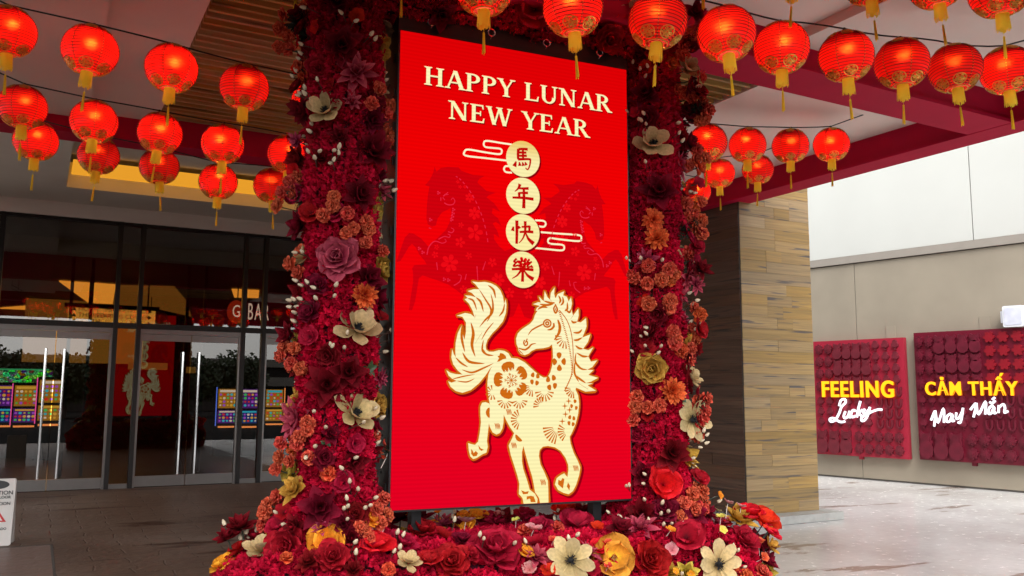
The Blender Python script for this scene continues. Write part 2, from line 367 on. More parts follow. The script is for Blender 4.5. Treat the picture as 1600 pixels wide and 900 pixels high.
# ------------------------------------------------------------------ glass facade
def aF(x, y, bb=None):
    bb = BF if bb is None else bb
    p = onplane(x, y, AB(0, bb), AB(0, 1)); return toAB(p)
am = [aF(166, 740)[0], aF(201, 740)[0], aF(368, 740)[0], aF(402, 740)[0]]
zT = aF(190, 513)[2]; zW = aF(200, 349)[2]
wide = am[2] - am[1]; nar = (am[1] - am[0] + am[3] - am[2]) / 2
print('FACADE th', math.degrees(TH), 'BF', BF, 'wide', wide, 'narrow', nar, 'zT', zT, 'zW', zW, 'tray', tr0)
per = wide + nar
bays = []
a = am[0] - wide
mulls = []
for k in range(5):
    bays.append((a, a + wide)); mulls += [a, a + wide]; a += per
fac = tag(empty('glass_facade', AB(am[1], BF, 0)), 'dark tinted glass entrance front with thin bronze mullions under the grey header', 'glass front')
def fobj(m_, name, mat, parent=fac, smooth=False):
    o = m_.obj(name, mat, smooth=smooth); o.parent = parent
    off = Vector((0, 0, 0)); q = parent
    while q is not None: off += q.location; q = q.parent
    o.location = -off; return o
a_lo, a_hi = mulls[0] - 1.5, 8.3
for a in mulls:
    m_ = MB(); m_.box(a - .035, a + .035, BF - .09, BF + .06, 0, zW, T=ABT); fobj(m_, 'mullion', M['bronze'])
m_ = MB(); m_.box(a_lo, a_hi, BF - .07, BF + .05, zT, zT + .09, T=ABT); fobj(m_, 'transom_bar', M['bronze'])
m_ = MB(); m_.box(a_lo, a_hi, BF - .07, BF + .05, zW - .05, zW, T=ABT); fobj(m_, 'head_bar', M['bronze'])
ed = [a_lo] + mulls + [a_hi]
for i in range(len(ed) - 1):
    m_ = MB(); m_.box(ed[i] + .04, ed[i + 1] - .04, BF - .012, BF, zT + .092, zW - .052, T=ABT); fobj(m_, 'transom_pane', M['glassU'])
    if i % 2 == 0:
        m_ = MB(); m_.box(ed[i] + .04, ed[i + 1] - .04, BF - .012, BF, .08, zT - .002, T=ABT); fobj(m_, 'side_pane', M['glassD'])
        m_ = MB(); m_.box(ed[i] + .04, ed[i + 1] - .04, BF - .04, BF + .03, 0, .078, T=ABT); fobj(m_, 'sill', M['alu'])
hz0 = aF(80, 545)[2]; hz1 = aF(66, 748)[2]
for i, (a0, a1) in enumerate(bays):
    for s in (0, 1):
        mid = (a0 + a1) / 2
        x0, x1 = (a0 + .075, mid - .006) if s == 0 else (mid + .006, a1 - .075)
        names = {1: 'left pair', 2: 'middle pair', 3: 'pair behind the flower column'}
        d = empty('glass_door', AB((x0 + x1) / 2, BF, 0) - fac.location, parent=fac)
        m_ = MB(); m_.box(x0, x1, BF - .008, BF + .004, .19, zT - .2, T=ABT); fobj(m_, 'door_pane', M['glassD'], d)
        m_ = MB(); m_.box(x0, x1, BF - .028, BF + .022, .012, .188, T=ABT); fobj(m_, 'bottom_rail', M['alu'], d)
        m_ = MB(); m_.box(x0, x1, BF - .028, BF + .022, zT - .198, zT - .085, T=ABT); fobj(m_, 'top_rail', M['alu'], d)
        hx = mid - .135 if s == 0 else mid + .135
        m_ = MB(); m_.tube([AB(hx, BF - .09, hz1), AB(hx, BF - .09, hz0)], .021, 10)
        for hz in (hz1 + .15, hz0 - .15): m_.tube([AB(hx, BF - .09, hz), AB(hx, BF - .008, hz)], .012, 6)
        fobj(m_, 'pull_handle', M['chrome'], d)
    m_ = MB(); m_.box(a0 + .036, a1 - .036, BF - .045, BF + .035, zT - .08, zT - .002, T=ABT); fobj(m_, 'door_header', M['alu'])
    for x0, x1 in ((a0 + .036, a0 + .072), (a1 - .072, a1 - .036)):
        m_ = MB(); m_.box(x0, x1, BF - .05, BF + .035, 0, zT - .082, T=ABT); fobj(m_, 'door_jamb', M['alu'])
# header wall
m_ = MB(); m_.box(min(AL, a_lo), 8.25, BF - .12, BF + .3, zW, HS - .002, T=ABT); m_.box(AL, 8.25, BF - .135, BF - .12, HS - .06, HS - .004, T=ABT)
m_.box(AL, 8.25, BF - .11, BF + .3, HS + .41, 5.44, T=ABT)
m_.box(-14.3, a_lo, BF - .1, BF + .3, 0, 5.44, T=ABT)
tag(m_.obj('header_wall', M['soffit']), 'smooth grey header wall above the glass entrance doors', 'wall')

# ------------------------------------------------------------------ casino interior
IB = BF + 15
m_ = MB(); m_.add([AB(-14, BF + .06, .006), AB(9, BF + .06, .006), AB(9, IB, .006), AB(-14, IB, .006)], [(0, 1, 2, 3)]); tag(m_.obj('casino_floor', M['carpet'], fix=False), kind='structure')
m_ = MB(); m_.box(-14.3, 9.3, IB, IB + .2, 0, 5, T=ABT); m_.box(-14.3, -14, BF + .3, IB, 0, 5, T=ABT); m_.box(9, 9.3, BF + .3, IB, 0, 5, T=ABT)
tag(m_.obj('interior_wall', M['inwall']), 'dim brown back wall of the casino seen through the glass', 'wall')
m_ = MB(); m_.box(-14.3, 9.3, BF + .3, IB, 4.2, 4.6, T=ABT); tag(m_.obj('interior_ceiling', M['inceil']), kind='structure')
def coveq(pts, z, label):
    m_ = MB(); P = [atz(x, y, z) for x, y in pts]; n = len(P)
    m_.add([p for p in P] + [p + Vector((0, 0, .03)) for p in P], [tuple(range(n)), tuple(range(n, 2 * n))[::-1]] + [(i, (i + 1) % n, n + (i + 1) % n, n + i) for i in range(n)])
    tag(m_.obj('ceiling_cove', M['cove2']), label, 'light')
coveq([(92, 440), (181, 446), (176, 476), (139, 474)], 4.15, 'large amber ceiling recess inside, above the hanging directory sign')
coveq([(0, 482), (40, 479), (70, 488), (86, 500), (55, 496), (0, 493)], 4.15, 'curved amber ceiling strip inside at far left')
coveq([(362, 453), (405, 455), (404, 466), (366, 465)], 4.15, 'small amber ceiling recess above the bar sign')
coveq([(409, 500), (430, 503), (480, 506), (480, 512), (440, 512), (409, 508)], 4.15, 'thin amber ceiling strip right of the bar sign')
m2 = emis('dim_cove', (1.0, .42, .06), .6)
m_ = MB(); P = [atz(x, y, 4.15) for x, y in [(186, 447), (272, 449), (290, 470), (299, 495), (225, 478), (176, 476)]]; n = 6
m_.add(P + [p + Vector((0, 0, .03)) for p in P], [tuple(range(n)), tuple(range(n, 2 * n))[::-1]] + [(i, (i + 1) % n, n + (i + 1) % n, n + i) for i in range(n)])
tag(m_.obj('ceiling_cove', m2), 'dim brown-gold ceiling recess inside, right of the directory sign', 'light')

def textmesh(body, size, ext=.004, bold=0.0, spacing=1.0):
    cu = bpy.data.curves.new('text', 'FONT'); cu.body = body; cu.size = size; cu.extrude = ext; cu.offset = bold
    cu.align_x = 'CENTER'; cu.align_y = 'CENTER'; cu.space_character = spacing; cu.resolution_u = 4
    o = bpy.data.objects.new('text', cu); COL.objects.link(o)
    bpy.context.view_layer.update()
    dg = bpy.context.evaluated_depsgraph_get()
    me = bpy.data.meshes.new_from_object(o.evaluated_get(dg)); bpy.data.objects.remove(o); return me
def textobj(name, body, size, mat, parent, loc, rot, ext=.004, bold=0.0, sx=1.0, spacing=1.0):
    me = textmesh(body, size, ext, bold, spacing); me.materials.clear(); me.materials.append(mat)
    o = bpy.data.objects.new(name, me); link(o, parent); o.location = loc; o.rotation_euler = rot; o.scale = (sx, 1, 1); return o

M['signgold'] = emis('lit_gold_sign', (1.0, .52, .08), 2.4)
M['signblk'] = simple('sign_lettering', (.01, .008, .006), .6)
M['lit_white'] = emis('lit_white_letter', (1, .85, .75), 2.6)
D = 20.0
pl, prt = atD(107, 497, D), atD(243, 500, D); cpt = (pl + prt) / 2; bb = toAB(cpt)[1]
pl = onplane(107, 480, AB(0, bb), AB(0, 1)); pr = onplane(242, 508, AB(0, bb), AB(0, 1)); la, lb = toAB(pl), toAB(pr)
sgw = lb[0] - la[0]; sgh = la[2] - lb[2]; zc = (la[2] + lb[2]) / 2; ac = (la[0] + lb[0]) / 2
sg = tag(empty('directory_sign', AB(ac, bb, zc), TH), 'hanging lit gold directory sign with arrows reading HOTEL inside the entrance', 'sign')
m_ = MB(); m_.box(-sgw / 2, sgw / 2, 0, .1, -sgh / 2, sgh / 2); m_.obj('sign_face', M['signgold'], sg)
m_ = MB(); m_.box(-sgw / 2 - .08, sgw / 2 + .08, -.03, .13, sgh / 2 + .002, sgh / 2 + .1); m_.box(-sgw / 2 - .04, sgw / 2 + .04, -.02, .12, -sgh / 2 - .07, -sgh / 2 - .002); m_.obj('sign_frame', M['bronze'], sg)
for x in (-.5, .75): m_ = MB(); m_.tube([(x, .05, sgh / 2 + .1), (x, .05, 4.2 - zc)], .02); m_.obj('hanger', M['bronze'], sg)
rot = (R(90), 0, 0)
for i, t in enumerate(('HOTEL', 'THE EVENT', 'NORTH')):
    textobj('lettering', t, .14, M['signblk'], sg, (-sgw / 2 + [.42, .56, .42][i], -.006, .14 - i * .14), rot)
for i, t in enumerate(('MARKETPLACE', 'REWARDS CENTER', 'EXIT')):
    textobj('lettering', t, .14, M['signblk'], sg, (sgw / 2 - [.62, .74, .40][i], -.006, .14 - i * .14), rot)
for i in range(3):
    a_ = [(0, .05), (.045, -.04), (-.045, -.04)]
    for sx_, rr_ in ((-sgw / 2 + .12, 90 if i == 2 else 0), (sgw / 2 - .12, -90)):
        m_ = MB(); m_.prism([(x * math.cos(R(rr_)) - y * math.sin(R(rr_)) + sx_, x * math.sin(R(rr_)) + y * math.cos(R(rr_)) + .14 - i * .14) for x, y in a_], .0, .008, T=lambda v: Vector((v.x, -v.z, v.y)))
        m_.obj('arrow', M['signblk'], sg)
# bar sign
p = atD(385, 488, 21); bs = tag(empty('bar_sign', p, TH), 'tall narrow lit white letters of a bar sign beside a red disc, behind the glass', 'sign')
m_ = MB(); m_.lathe([(1e-4, 0), (.21, 0), (.21, .05), (1e-4, .05)], 24); m_.v = [(x - .24, z, y * 1.35) for x, y, z in m_.v]; m_.obj('disc', emis('red_disc', (.7, .05, .01), 1.2), bs)
textobj('lettering', 'G', .42, M['lit_white'], bs, (-.24, -.02, 0), rot, sx=.65)
textobj('lettering', 'BAR', .58, M['lit_white'], bs, (.28, -.02, 0), rot, sx=.42, spacing=1.3)
m_ = MB(); m_.box(-.5, .7, .06, .12, -.36, -.3); m_.tube([(-.2, .09, -.3), (-.2, .09, 4.2 - p.z)], .015); m_.obj('bracket', M['bronze'], bs)

def lcdmat(name, seed, hue, dark=.45):
    m, nt, p = newmat(name); nt.nodes.remove(p)
    tc = N(nt, 'ShaderNodeTexCoord'); oi = N(nt, 'ShaderNodeObjectInfo')
    mp = N(nt, 'ShaderNodeMapping'); mp.inputs['Location'].default_value = (seed, seed * 2, seed); mp.inputs['Scale'].default_value = (9, 9, 14); nt.links.new(tc.outputs['Object'], mp.inputs['Vector'])
    ad = N(nt, 'ShaderNodeVectorMath', operation='ADD'); nt.links.new(mp.outputs[0], ad.inputs[0]); nt.links.new(oi.outputs['Location'], ad.inputs[1])
    vo = N(nt, 'ShaderNodeTexVoronoi', distance='CHEBYCHEV'); vo.inputs['Scale'].default_value = .9; nt.links.new(ad.outputs[0], vo.inputs['Vector'])
    hs = N(nt, 'ShaderNodeHueSaturation'); hs.inputs['Saturation'].default_value = 1.15; nt.links.new(vo.outputs['Color'], hs.inputs['Color'])
    mx = N(nt, 'ShaderNodeMix', data_type='RGBA', blend_type='MULTIPLY'); mx.inputs[0].default_value = 1; nt.links.new(hs.outputs[0], mx.inputs[6]); mx.inputs[7].default_value = (*hue, 1)
    no = N(nt, 'ShaderNodeTexNoise'); no.inputs['Scale'].default_value = 4.5; no.inputs['Detail'].default_value = 6; no.inputs['Roughness'].default_value = .75; nt.links.new(ad.outputs[0], no.inputs['Vector'])
    rp = ramp(nt, [(.42, (.02, .02, .02)), (.52, (.35, .35, .35)), (.64, (2.6, 2.6, 2.6))]); nt.links.new(no.outputs[0], rp.inputs[0])
    m3 = N(nt, 'ShaderNodeMix', data_type='RGBA', blend_type='MULTIPLY'); m3.inputs[0].default_value = 1; nt.links.new(mx.outputs[2], m3.inputs[6]); nt.links.new(rp.outputs[0], m3.inputs[7])
    e = N(nt, 'ShaderNodeEmission'); nt.links.new(m3.outputs[2], e.inputs[0]); e.inputs[1].default_value = 4.0 / GAIN
    nt.links.new(e.outputs[0], nt.nodes['Material Output'].inputs[0]); return m
LCD = [lcdmat('game_screen_cyan', 1, (.2, .8, 1)), lcdmat('game_screen_gold', 4, (1, .75, .2)), lcdmat('game_screen_violet', 8, (.5, .6, 1))]
def neon(col, s=3.5): return emis('neon_strip', col, s)
NE = [neon((.1, .2, 1)), neon((1, .1, .5)), neon((.1, 1, .4), 1.0), neon((1, .35, .1))]
SYM = [emis('symbol_' + n, c, 2.2) for n, c in (('white', (1, .9, .8)), ('gold', (1, .6, .08)), ('red', (1, .05, .03)), ('cyan', (.05, .7, 1)), ('green', (.08, .8, .2)), ('violet', (.5, .12, 1)))]
BK = [emis('reel_back_blue', (.02, .08, .5), 1.3), emis('reel_back_gold', (.8, .38, .03), 1.4), emis('reel_back_violet', (.18, .03, .5), 1.3)]
def reels(r, k, z0, z1, seed):
    rn = random.Random(int(seed)); m_ = MB(); m_.box(-.26, .26, .08, .098, z0, z1); m_.obj('screen', BK[k], r)
    m_ = MB(); h = (z1 - z0); nr = 3 if h < .45 else 4; hh = h * .74 / nr
    m_.box(-.22, .22, .074, .0795, z1 - h * .17, z1 - h * .05, rn.choice((0, 1, 3)))
    for i in range(5):
        for j in range(nr):
            q = rn.uniform(.25, .42); cx_, cz_ = -.2 + i * .1, z0 + h * .06 + hh * (j + .5); c_ = rn.randrange(6)
            m_.prism([(cx_ + .09 * q * 1.2 * math.cos(t), cz_ + hh * q * math.sin(t)) for t in [2 * math.pi * n / 6 for n in range(6)]], -.0795, -.074, c_, T=lambda v: Vector((v.x, -v.z, v.y)))
    tag(m_.obj('reel_symbols', SYM, r), kind='stuff')
def slot(x, y, D, sc_, lcd, ne, label):
    p = atD(x, y, D); r = tag(empty('slot_machine', (p.x, p.y, 0), TH), label, 'slot machine', 'slot machines inside the casino'); r.scale = (sc_,) * 3
    m_ = MB(); m_.box(-.3, .3, 0, .5, 0, .8); m_.box(-.3, .3, .1, .5, .8, 1.95); m_.prism([(-.3, .8), (.3, .8), (.3, .86), (-.3, .86)], 0, .12); m_.obj('cabinet', M['cab'], r)
    m_ = MB(); m_.box(-.26, .26, .08, .098, .92, 1.28); reels(r, lcd, .92, 1.28, x)
    m_ = MB(); m_.box(-.26, .26, .08, .098, 1.34, 1.88); reels(r, (lcd + 2) % 3 if lcd != 1 else 1, 1.34, 1.88, x + 7)
    m_ = MB(); m_.box(-.24, .24, -.1, .1, .8, .84); m_.obj('button_deck', NE[3], r)
    for s in (-1, 1):
        m_ = MB(); m_.box(s * .31 - .012, s * .31 + .012, .06, .09, .85, 1.93); m_.obj('edge_light', ne, r)
slot(6, 620, 21, .93, 0, NE[0], 'leftmost lit slot machine behind the far left glass door')
slot(40, 622, 21, .93, 2, NE[1], 'slot machine with blue and violet screens left of the long door handles')
slot(80, 622, 20.5, 1.0, 1, NE[1], 'slot machine with golden yellow screens just behind the left door handles')
slot(357, 622, 22, .9, 2, NE[0], 'slot machine outlined in blue light behind the right door')
slot(390, 622, 22, .9, 0, NE[3], 'slot machine edged in orange light beside the narrow glass panel')
slot(430, 622, 24, .9, 1, NE[3], 'slot machine behind the glass next to the flower column')
p = atD(32, 588, 21.5); tp = tag(empty('jackpot_sign', p, TH), 'wide green lit sign above the slot machines at far left', 'sign')
m_ = MB(); m_.box(-.7, .7, 0, .12, -.15, .15); m_.obj('sign_face', lcdmat('sign_green', 3, (.25, 1, .3)), tp)
for z in (.17, -.19): m_ = MB(); m_.box(-.62, .62, -.02, .1, z - .018, z + .018); m_.obj('neon_tube', NE[2], tp)
m_ = MB(); m_.box(-.75, -.71, .02, .1, -p.z, .1); m_.box(.71, .75, .02, .1, -p.z, .1); m_.obj('post', M['cab'], tp)
for (x, y, wd, D_, lb) in ((232, 572, .95, 23, 'long gold drum pendant lamp inside, seen between the two door pairs'), (298, 578, .3, 26, 'small gold box lamp far inside behind the right door handles')):
    p = atD(x, y, D_); r = tag(empty('pendant_lamp', p, TH), lb, 'lamp')
    m_ = MB(); m_.box(-wd / 2, wd / 2, 0, .3, -.09, .09); m_.obj('shade', emis('gold_shade', (1, .5, .08), .35), r)
    m_ = MB(); m_.tube([(0, .15, .1), (0, .15, 4.2 - p.z)], .012); m_.obj('rod', M['bronze'], r)
p0, p1 = toAB(atD(34, 557, 24)), toAB(atD(142, 557, 24))
m_ = MB(); m_.box(p0[0], p0[0] + 3.1, p0[1], p0[1] + .3, p0[2] - .14, p0[2] + .14, T=ABT); m_.box(p0[0], p0[0] + 3.1, p0[1] + .02, p0[1] + .28, p0[2] + .142, 4.2, T=ABT)
tag(m_.obj('bulkhead', emis('amber_bulkhead', (1, .45, .06), .5)), 'amber lit bulkhead band inside behind the left doors', 'bulkhead')
for x, bo in ((100, 2.6), (132, 2.6), (285, 2.6), (313, 2.6)):
    q = aF(x, 640, BF + bo); m_ = MB(); m_.box(q[0] - .03, q[0] + .03, BF + bo, BF + bo + .08, 0, 4.2, T=ABT)
    tag(m_.obj('inner_mullion', M['bronze']), {100: 'thin dark inner upright just right of the first pair of door handles', 132: 'thin dark inner upright left of the reflected golden horse', 285: 'thin dark inner upright behind the second pair of door handles', 313: 'thin dark inner upright right of the second pair of door handles'}[x], 'post', 'inner vestibule uprights')
# ------------------------------------------------------------------ plank-clad pier
pc = toAB(atz(1167, 806, .1)); aC, bC = pc[0], pc[1]
aR = toAB(onplane(1279, 797, AB(0, bC), AB(0, 1)))[0]
print('PIER', aC, bC, aR, 'col ', pix(AB(aC, bC, 4.2)))
pier = tag(empty('pier', AB(aC, bC, 0), TH), 'large square pier clad in staggered wood-look planks, tan front and dark brown side', 'pier')
wA, dB, hP = aR - aC, BF - bC, 5.4
m_ = MB(); m_.box(.004, wA - .004, .004, dB, 0, hP); m_.obj('core', M['wall_joint'], pier)
RH = .148; z = .102; row = 0; prn = random.Random(3)
while z < hP - .1:
    x = 0.0 if row % 3 else -.0
    while x < wA - .01:
        L = prn.choice([.28, .45, .62, .8, 1.1]); x1 = min(wA, x + L)
        if wA - x1 < .18: x1 = wA
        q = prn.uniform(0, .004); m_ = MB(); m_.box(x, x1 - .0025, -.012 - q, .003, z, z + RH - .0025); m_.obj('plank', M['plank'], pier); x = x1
    y = 0.0
    while y < dB - .01:
        L = prn.choice([.6, .9, 1.2, 1.6]); y1 = min(dB, y + L)
        if dB - y1 < .3: y1 = dB
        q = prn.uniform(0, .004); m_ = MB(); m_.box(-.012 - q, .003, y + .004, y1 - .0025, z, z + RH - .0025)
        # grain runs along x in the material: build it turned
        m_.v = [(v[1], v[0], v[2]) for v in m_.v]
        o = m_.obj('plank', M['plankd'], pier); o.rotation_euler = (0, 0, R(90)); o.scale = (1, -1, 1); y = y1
    z += RH; row += 1
m_ = MB(); m_.box(-.02, -.012 + .0, -.016, -.010, .1, hP); m_.obj('corner_trim', M['bronze'], pier)
m_ = MB(); m_.box(-.3, wA + .16, -.27, dB, 0.001, .1); m_.obj('plinth', M['plinth'], pier)

# ------------------------------------------------------------------ right wall with the two relief panels
w0, w1 = atz(1278, 743, 0), atz(1600, 770, 0)
wd = (w1 - w0); wd.z = 0; wl = wd.length; wd.normalize(); wn = Vector((wd.y, -wd.x, 0))
if wn.dot(EYE - w0) < 0: wn = -wn
WR = math.atan2(wd.y, wd.x)
def WL(x, y, off=0.0):
    p = onplane(x, y, w0 + wn * off, wn); d = p - w0; return (d.dot(wd), p.z)
zb = (WL(1262, 412)[1] + WL(1600, 362)[1]) / 2
print('WALL zb', zb, WL(1262, 412), WL(1600, 362), 'WR', math.degrees(WR), 'right of A perp', math.degrees(WR - TH))
wallE = tag(empty('wall', w0, WR), 'tall side wall, bright white above and beige plaster below a thin ledge', 'wall')
sgn = 1 if Vector((-math.sin(WR), math.cos(WR), 0)).dot(wn) > 0 else -1     # local +y or -y points at the viewer
S = -sgn
def wbox(m_, x0, x1, y0, y1, z0, z1, m=0): m_.box(x0, x1, *(sorted((S * y0, S * y1))), z0, z1, m)
vj = WL(1338, 500)[0]
segs = [-6.0, vj, vj + 3.9, vj + 7.8]
for i in range(3):
    m_ = MB(); wbox(m_, segs[i] + .006, segs[i + 1] - .006, 0, .3, .03, zb - .16); m_.obj('plaster_panel', M['beige'], wallE)
ju = WL(1521, 360)[0]
for i, (x0, x1) in enumerate(((-6, ju - 4.5), (ju - 4.5, ju), (ju, ju + 4.5), (ju + 4.5, ju + 9))):
    for z0, z1 in ((zb, zb + 3.2), (zb + 3.2, zb + 7)):
        m_ = MB(); wbox(m_, x0 + .008, x1 - .008, -.02, .3, z0 + .008, z1 - .008); m_.obj('white_panel', M['white'], wallE)
m_ = MB(); wbox(m_, -6, 12, -.05, .3, zb - .145, zb); m_.obj('ledge', M['cap'], wallE)
m_ = MB(); wbox(m_, -6, 12, .012, .32, 0, zb + 7); m_.obj('backing', M['wall_joint'], wallE)

def lobed(n, r, d, k=6):
    if n > 1: return [((r - d + 2 * d * abs(math.cos(n * t / 2)) ** .7) * math.cos(t), (r - d + 2 * d * abs(math.cos(n * t / 2)) ** .7) * math.sin(t)) for t in [2 * math.pi * i / (n * k) for i in range(n * k)]]
    return [((r + d * math.cos(n * t)) * math.cos(t), (r + d * math.cos(n * t)) * math.sin(t)) for t in [2 * math.pi * i / (n * k) for i in range(n * k)]]
SH = {}
SH['flower'] = [(lobed(8, .4, .06), 0, .05), (lobed(8, .26, .04), .05, .062), (lobed(5, .1, .02), .062, .075)]
SH['plum'] = [(lobed(6, .38, .08), 0, .05)]
cat = [(-.36, -.5), (.36, -.5), (.42, -.3), (.33, -.12), (.40, .05), (.34, .2), (.42, .3), (.36, .5), (.2, .42), (-.16, .42), (-.36, .5), (-.42, .3), (-.34, .2), (-.42, .0), (-.34, -.2), (-.42, -.35)]
SH['block'] = [(cat, 0, .05), ([(x * .5, y * .35 - .22) for x, y in lobed(1, 1, 0, 14)], .05, .062), ([(x * .24, y * .18 + .22) for x, y in lobed(1, 1, 0, 12)], .05, .062)]
clo = []
for t in [2 * math.pi * i / 40 for i in range(40)]:
    rr = .27 + .12 * abs(math.cos(1.5 * (t - math.pi / 2))); clo.append((rr * math.cos(t), rr * math.sin(t) + .08))
i0 = min(range(40), key=lambda i: clo[i][1]); clo = clo[:i0] + [(-.03, -.3), (-.1, -.48), (.1, -.48), (.03, -.3)] + clo[i0 + 1:]
SH['clover'] = [(clo, 0, .05)]
ho = [(.36 * math.cos(t) * (1 - .12 * math.sin(max(t - math.pi, 0))), -.1 + .42 * math.sin(t)) for t in [math.pi + math.pi * i / 12 for i in range(13)]]
ho = [(-.38, .42)] + ho + [(.38, .42), (.2, .42)] + [(.2 * math.cos(t), -.08 + .26 * math.sin(t)) for t in [2 * math.pi - math.pi * i / 10 for i in range(11)]] + [(-.2, .42)]
SH['shoe'] = [(ho, 0, .05)]
RC = {}
def relief(kind, wdt, hgt, mat, parent, x, z, base=0.0):
    key = (kind, round(wdt, 3), round(hgt, 3), mat.name)
    if key not in RC:
        m_ = MB()
        for poly, z0, z1 in SH[kind]: m_.prism([(p[0] * wdt, p[1] * hgt) for p in poly], z0, z1, T=lambda v: Vector((v.x, -S * v.z, v.y)))
        RC[key] = m_.mesh(kind + '_relief', mat)
    o = bpy.data.objects.new(kind + '_relief', RC[key]); link(o, parent); o.location = (x, -S * base, z); return o
TKP = .11
def rpanel(corners, mat, label):
    P = [WL(x, y, .15) for x, y in corners]    # TL TR BR BL on a plane a little proud of the wall
    x0 = (P[0][0] + P[3][0]) / 2; x1 = (P[1][0] + P[2][0]) / 2; z1 = (P[0][1] + P[1][1]) / 2; z0 = (P[2][1] + P[3][1]) / 2
    print('PANEL', x0, x1, z0, z1)
    r = tag(empty('relief_panel', w0 + wd * x0 + wn * .03 + Vector((0, 0, z0)), WR), label, 'wall panel')
    W, H = x1 - x0, z1 - z0
    m_ = MB(); m_.box(0, W, *(sorted((0, -S * TKP))), 0, H); m_.obj('board', mat, r)
    m_ = MB(); m_.box(W * .46, W * .50, *(sorted((0, -S * .06))), -.06, -.002); m_.obj('bracket', mat, r)
    return r, W, H
if S < 0: pass
pA, WA_, HA_ = rpanel([(1270, 535), (1410, 526), (1421, 717), (1277, 710)], M['panelA'], 'bright red relief panel with rows of cut-out shapes and neon words FEELING Lucky')
def grid(r, W, H, mat, items):
    for kind, u0, u1, v0, v1, nx, ny, mt in items:
        for i in range(nx):
            for j in range(ny):
                cw, ch = (u1 - u0) * W / nx, (v1 - v0) * H / ny
                relief(kind, cw * (.92 if kind != 'block' else .98), ch * .92, mt or mat, r, u0 * W + cw * (i + .5), H - (v0 * H + ch * (j + .5)), TKP)
itemsA = [('flower', .02, .235, .02, .345, 2, 3, None), ('block', .235, .66, .02, .305, 4, 2, None), ('clover', .66, .97, .01, .40, 3, 4, None),
          ('block', .235, .66, .31, .46, 4, 1, None), ('flower', .02, .235, .35, .46, 2, 1, None), ('shoe', .89, .98, .40, .495, 1, 1, None), ('clover', .02, .66, .49, .76, 6, 3, None),
          ('shoe', .68, .98, .50, .76, 3, 3, None), ('block', .01, .42, .77, .985, 3, 1, None), ('flower', .44, .97, .775, .985, 5, 2, None)]
grid(pA, WA_, HA_, M['reliefA'], itemsA)
pB, WB_, HB_ = rpanel([(1427, 522), (1608, 509), (1615, 729), (1437, 718)], M['panelB'], 'maroon relief panel at the right edge with neon words in Vietnamese')
itemsB = [('flower', .01, .19, .02, .345, 2, 3, None), ('block', .19, .62, .02, .32, 4, 2, None), ('plum', .63, .98, .01, .42, 3, 4, M['reliefR']),
          ('block', .19, .62, .325, .46, 4, 1, None), ('flower', .01, .19, .35, .46, 2, 1, None), ('clover', .02, .56, .49, .76, 6, 3, None),
          ('shoe', .60, .98, .48, .76, 4, 3, None), ('block', .01, .42, .77, .985, 3, 1, None), ('flower', .44, .98, .775, .985, 5, 2, None)]
grid(pB, WB_, HB_, M['reliefB'], itemsB)
# wall plates above the panels, flood light
for (x, y, lb) in ((1392, 519, 'small blank cover plate on the beige wall above the red relief panel'), (1539, 505, 'small blank cover plate on the beige wall above the maroon relief panel')):
    q = WL(x, y); m_ = MB(); wbox(m_, -.09, .09, -.012, 0, -.16, .12); o = m_.obj('cover_plate', M['beige']); o.location = w0 + wd * q[0] + Vector((0, 0, q[1])); o.rotation_euler = (0, 0, WR); tag(o, lb, 'cover plate')
q = WL(1583, 494, .25); fl = tag(empty('flood_light', w0 + wd * q[0] + Vector((0, 0, q[1])), WR), 'square white wall light above the top edge of the maroon relief panel', 'light fixture')
def rr_poly(w_, h_, r_): return [(sx * (w_ / 2 - r_) + r_ * math.cos(t), sy * (h_ / 2 - r_) + r_ * math.sin(t)) for sx, sy, a0 in ((1, 1, 0), (-1, 1, 90), (-1, -1, 180), (1, -1, 270)) for t in (R(a0), R(a0 + 30), R(a0 + 60), R(a0 + 90))]
TW = lambda v: Vector((v.x, -S * v.z, v.y))
m_ = MB(); m_.prism(rr_poly(.33, .36, .03), .14, .26, T=TW); m_.obj('housing', M['offw'], fl)
m_ = MB(); m_.prism(rr_poly(.27, .29, .02), .262, .27, T=TW); m_.obj('lens', simple('frosted_lens', (.62, .64, .74), .3), fl)
m_ = MB(); m_.prism(rr_poly(.06, .2, .01), .05, .2, T=lambda v: TW(v) + Vector((-.19, 0, 0))); m_.obj('hinge', M['offw'], fl)
m_ = MB(); m_.prism(rr_poly(.12, .12, .02), 0, .14, T=TW); m_.obj('mount', M['offw'], fl)
# ------------------------------------------------------------------ LED screen
SD = 5.2
a_, b_ = atD(609, 797, SD), atD(627, 46, SD)
# vertical left edge: shared ground position, at the distance where both pixels are met
P1 = onplane(618, 421, atD(618, 421, SD), Vector((0, 1, 0))); P1.z = 0
def zAt(px_x, px_y, P):      # height of the vertical line through P seen at image row px_y
    lo, hi = -2.0, 8.0
    for _ in range(50):
        m = (lo + hi) / 2
        if pix(Vector((P.x, P.y, m)))[1] > px_y: lo = m
        else: hi = m
    return lo
z0s, z1s = zAt(609, 797, P1), zAt(627, 46, P1); SH_ = z1s - z0s
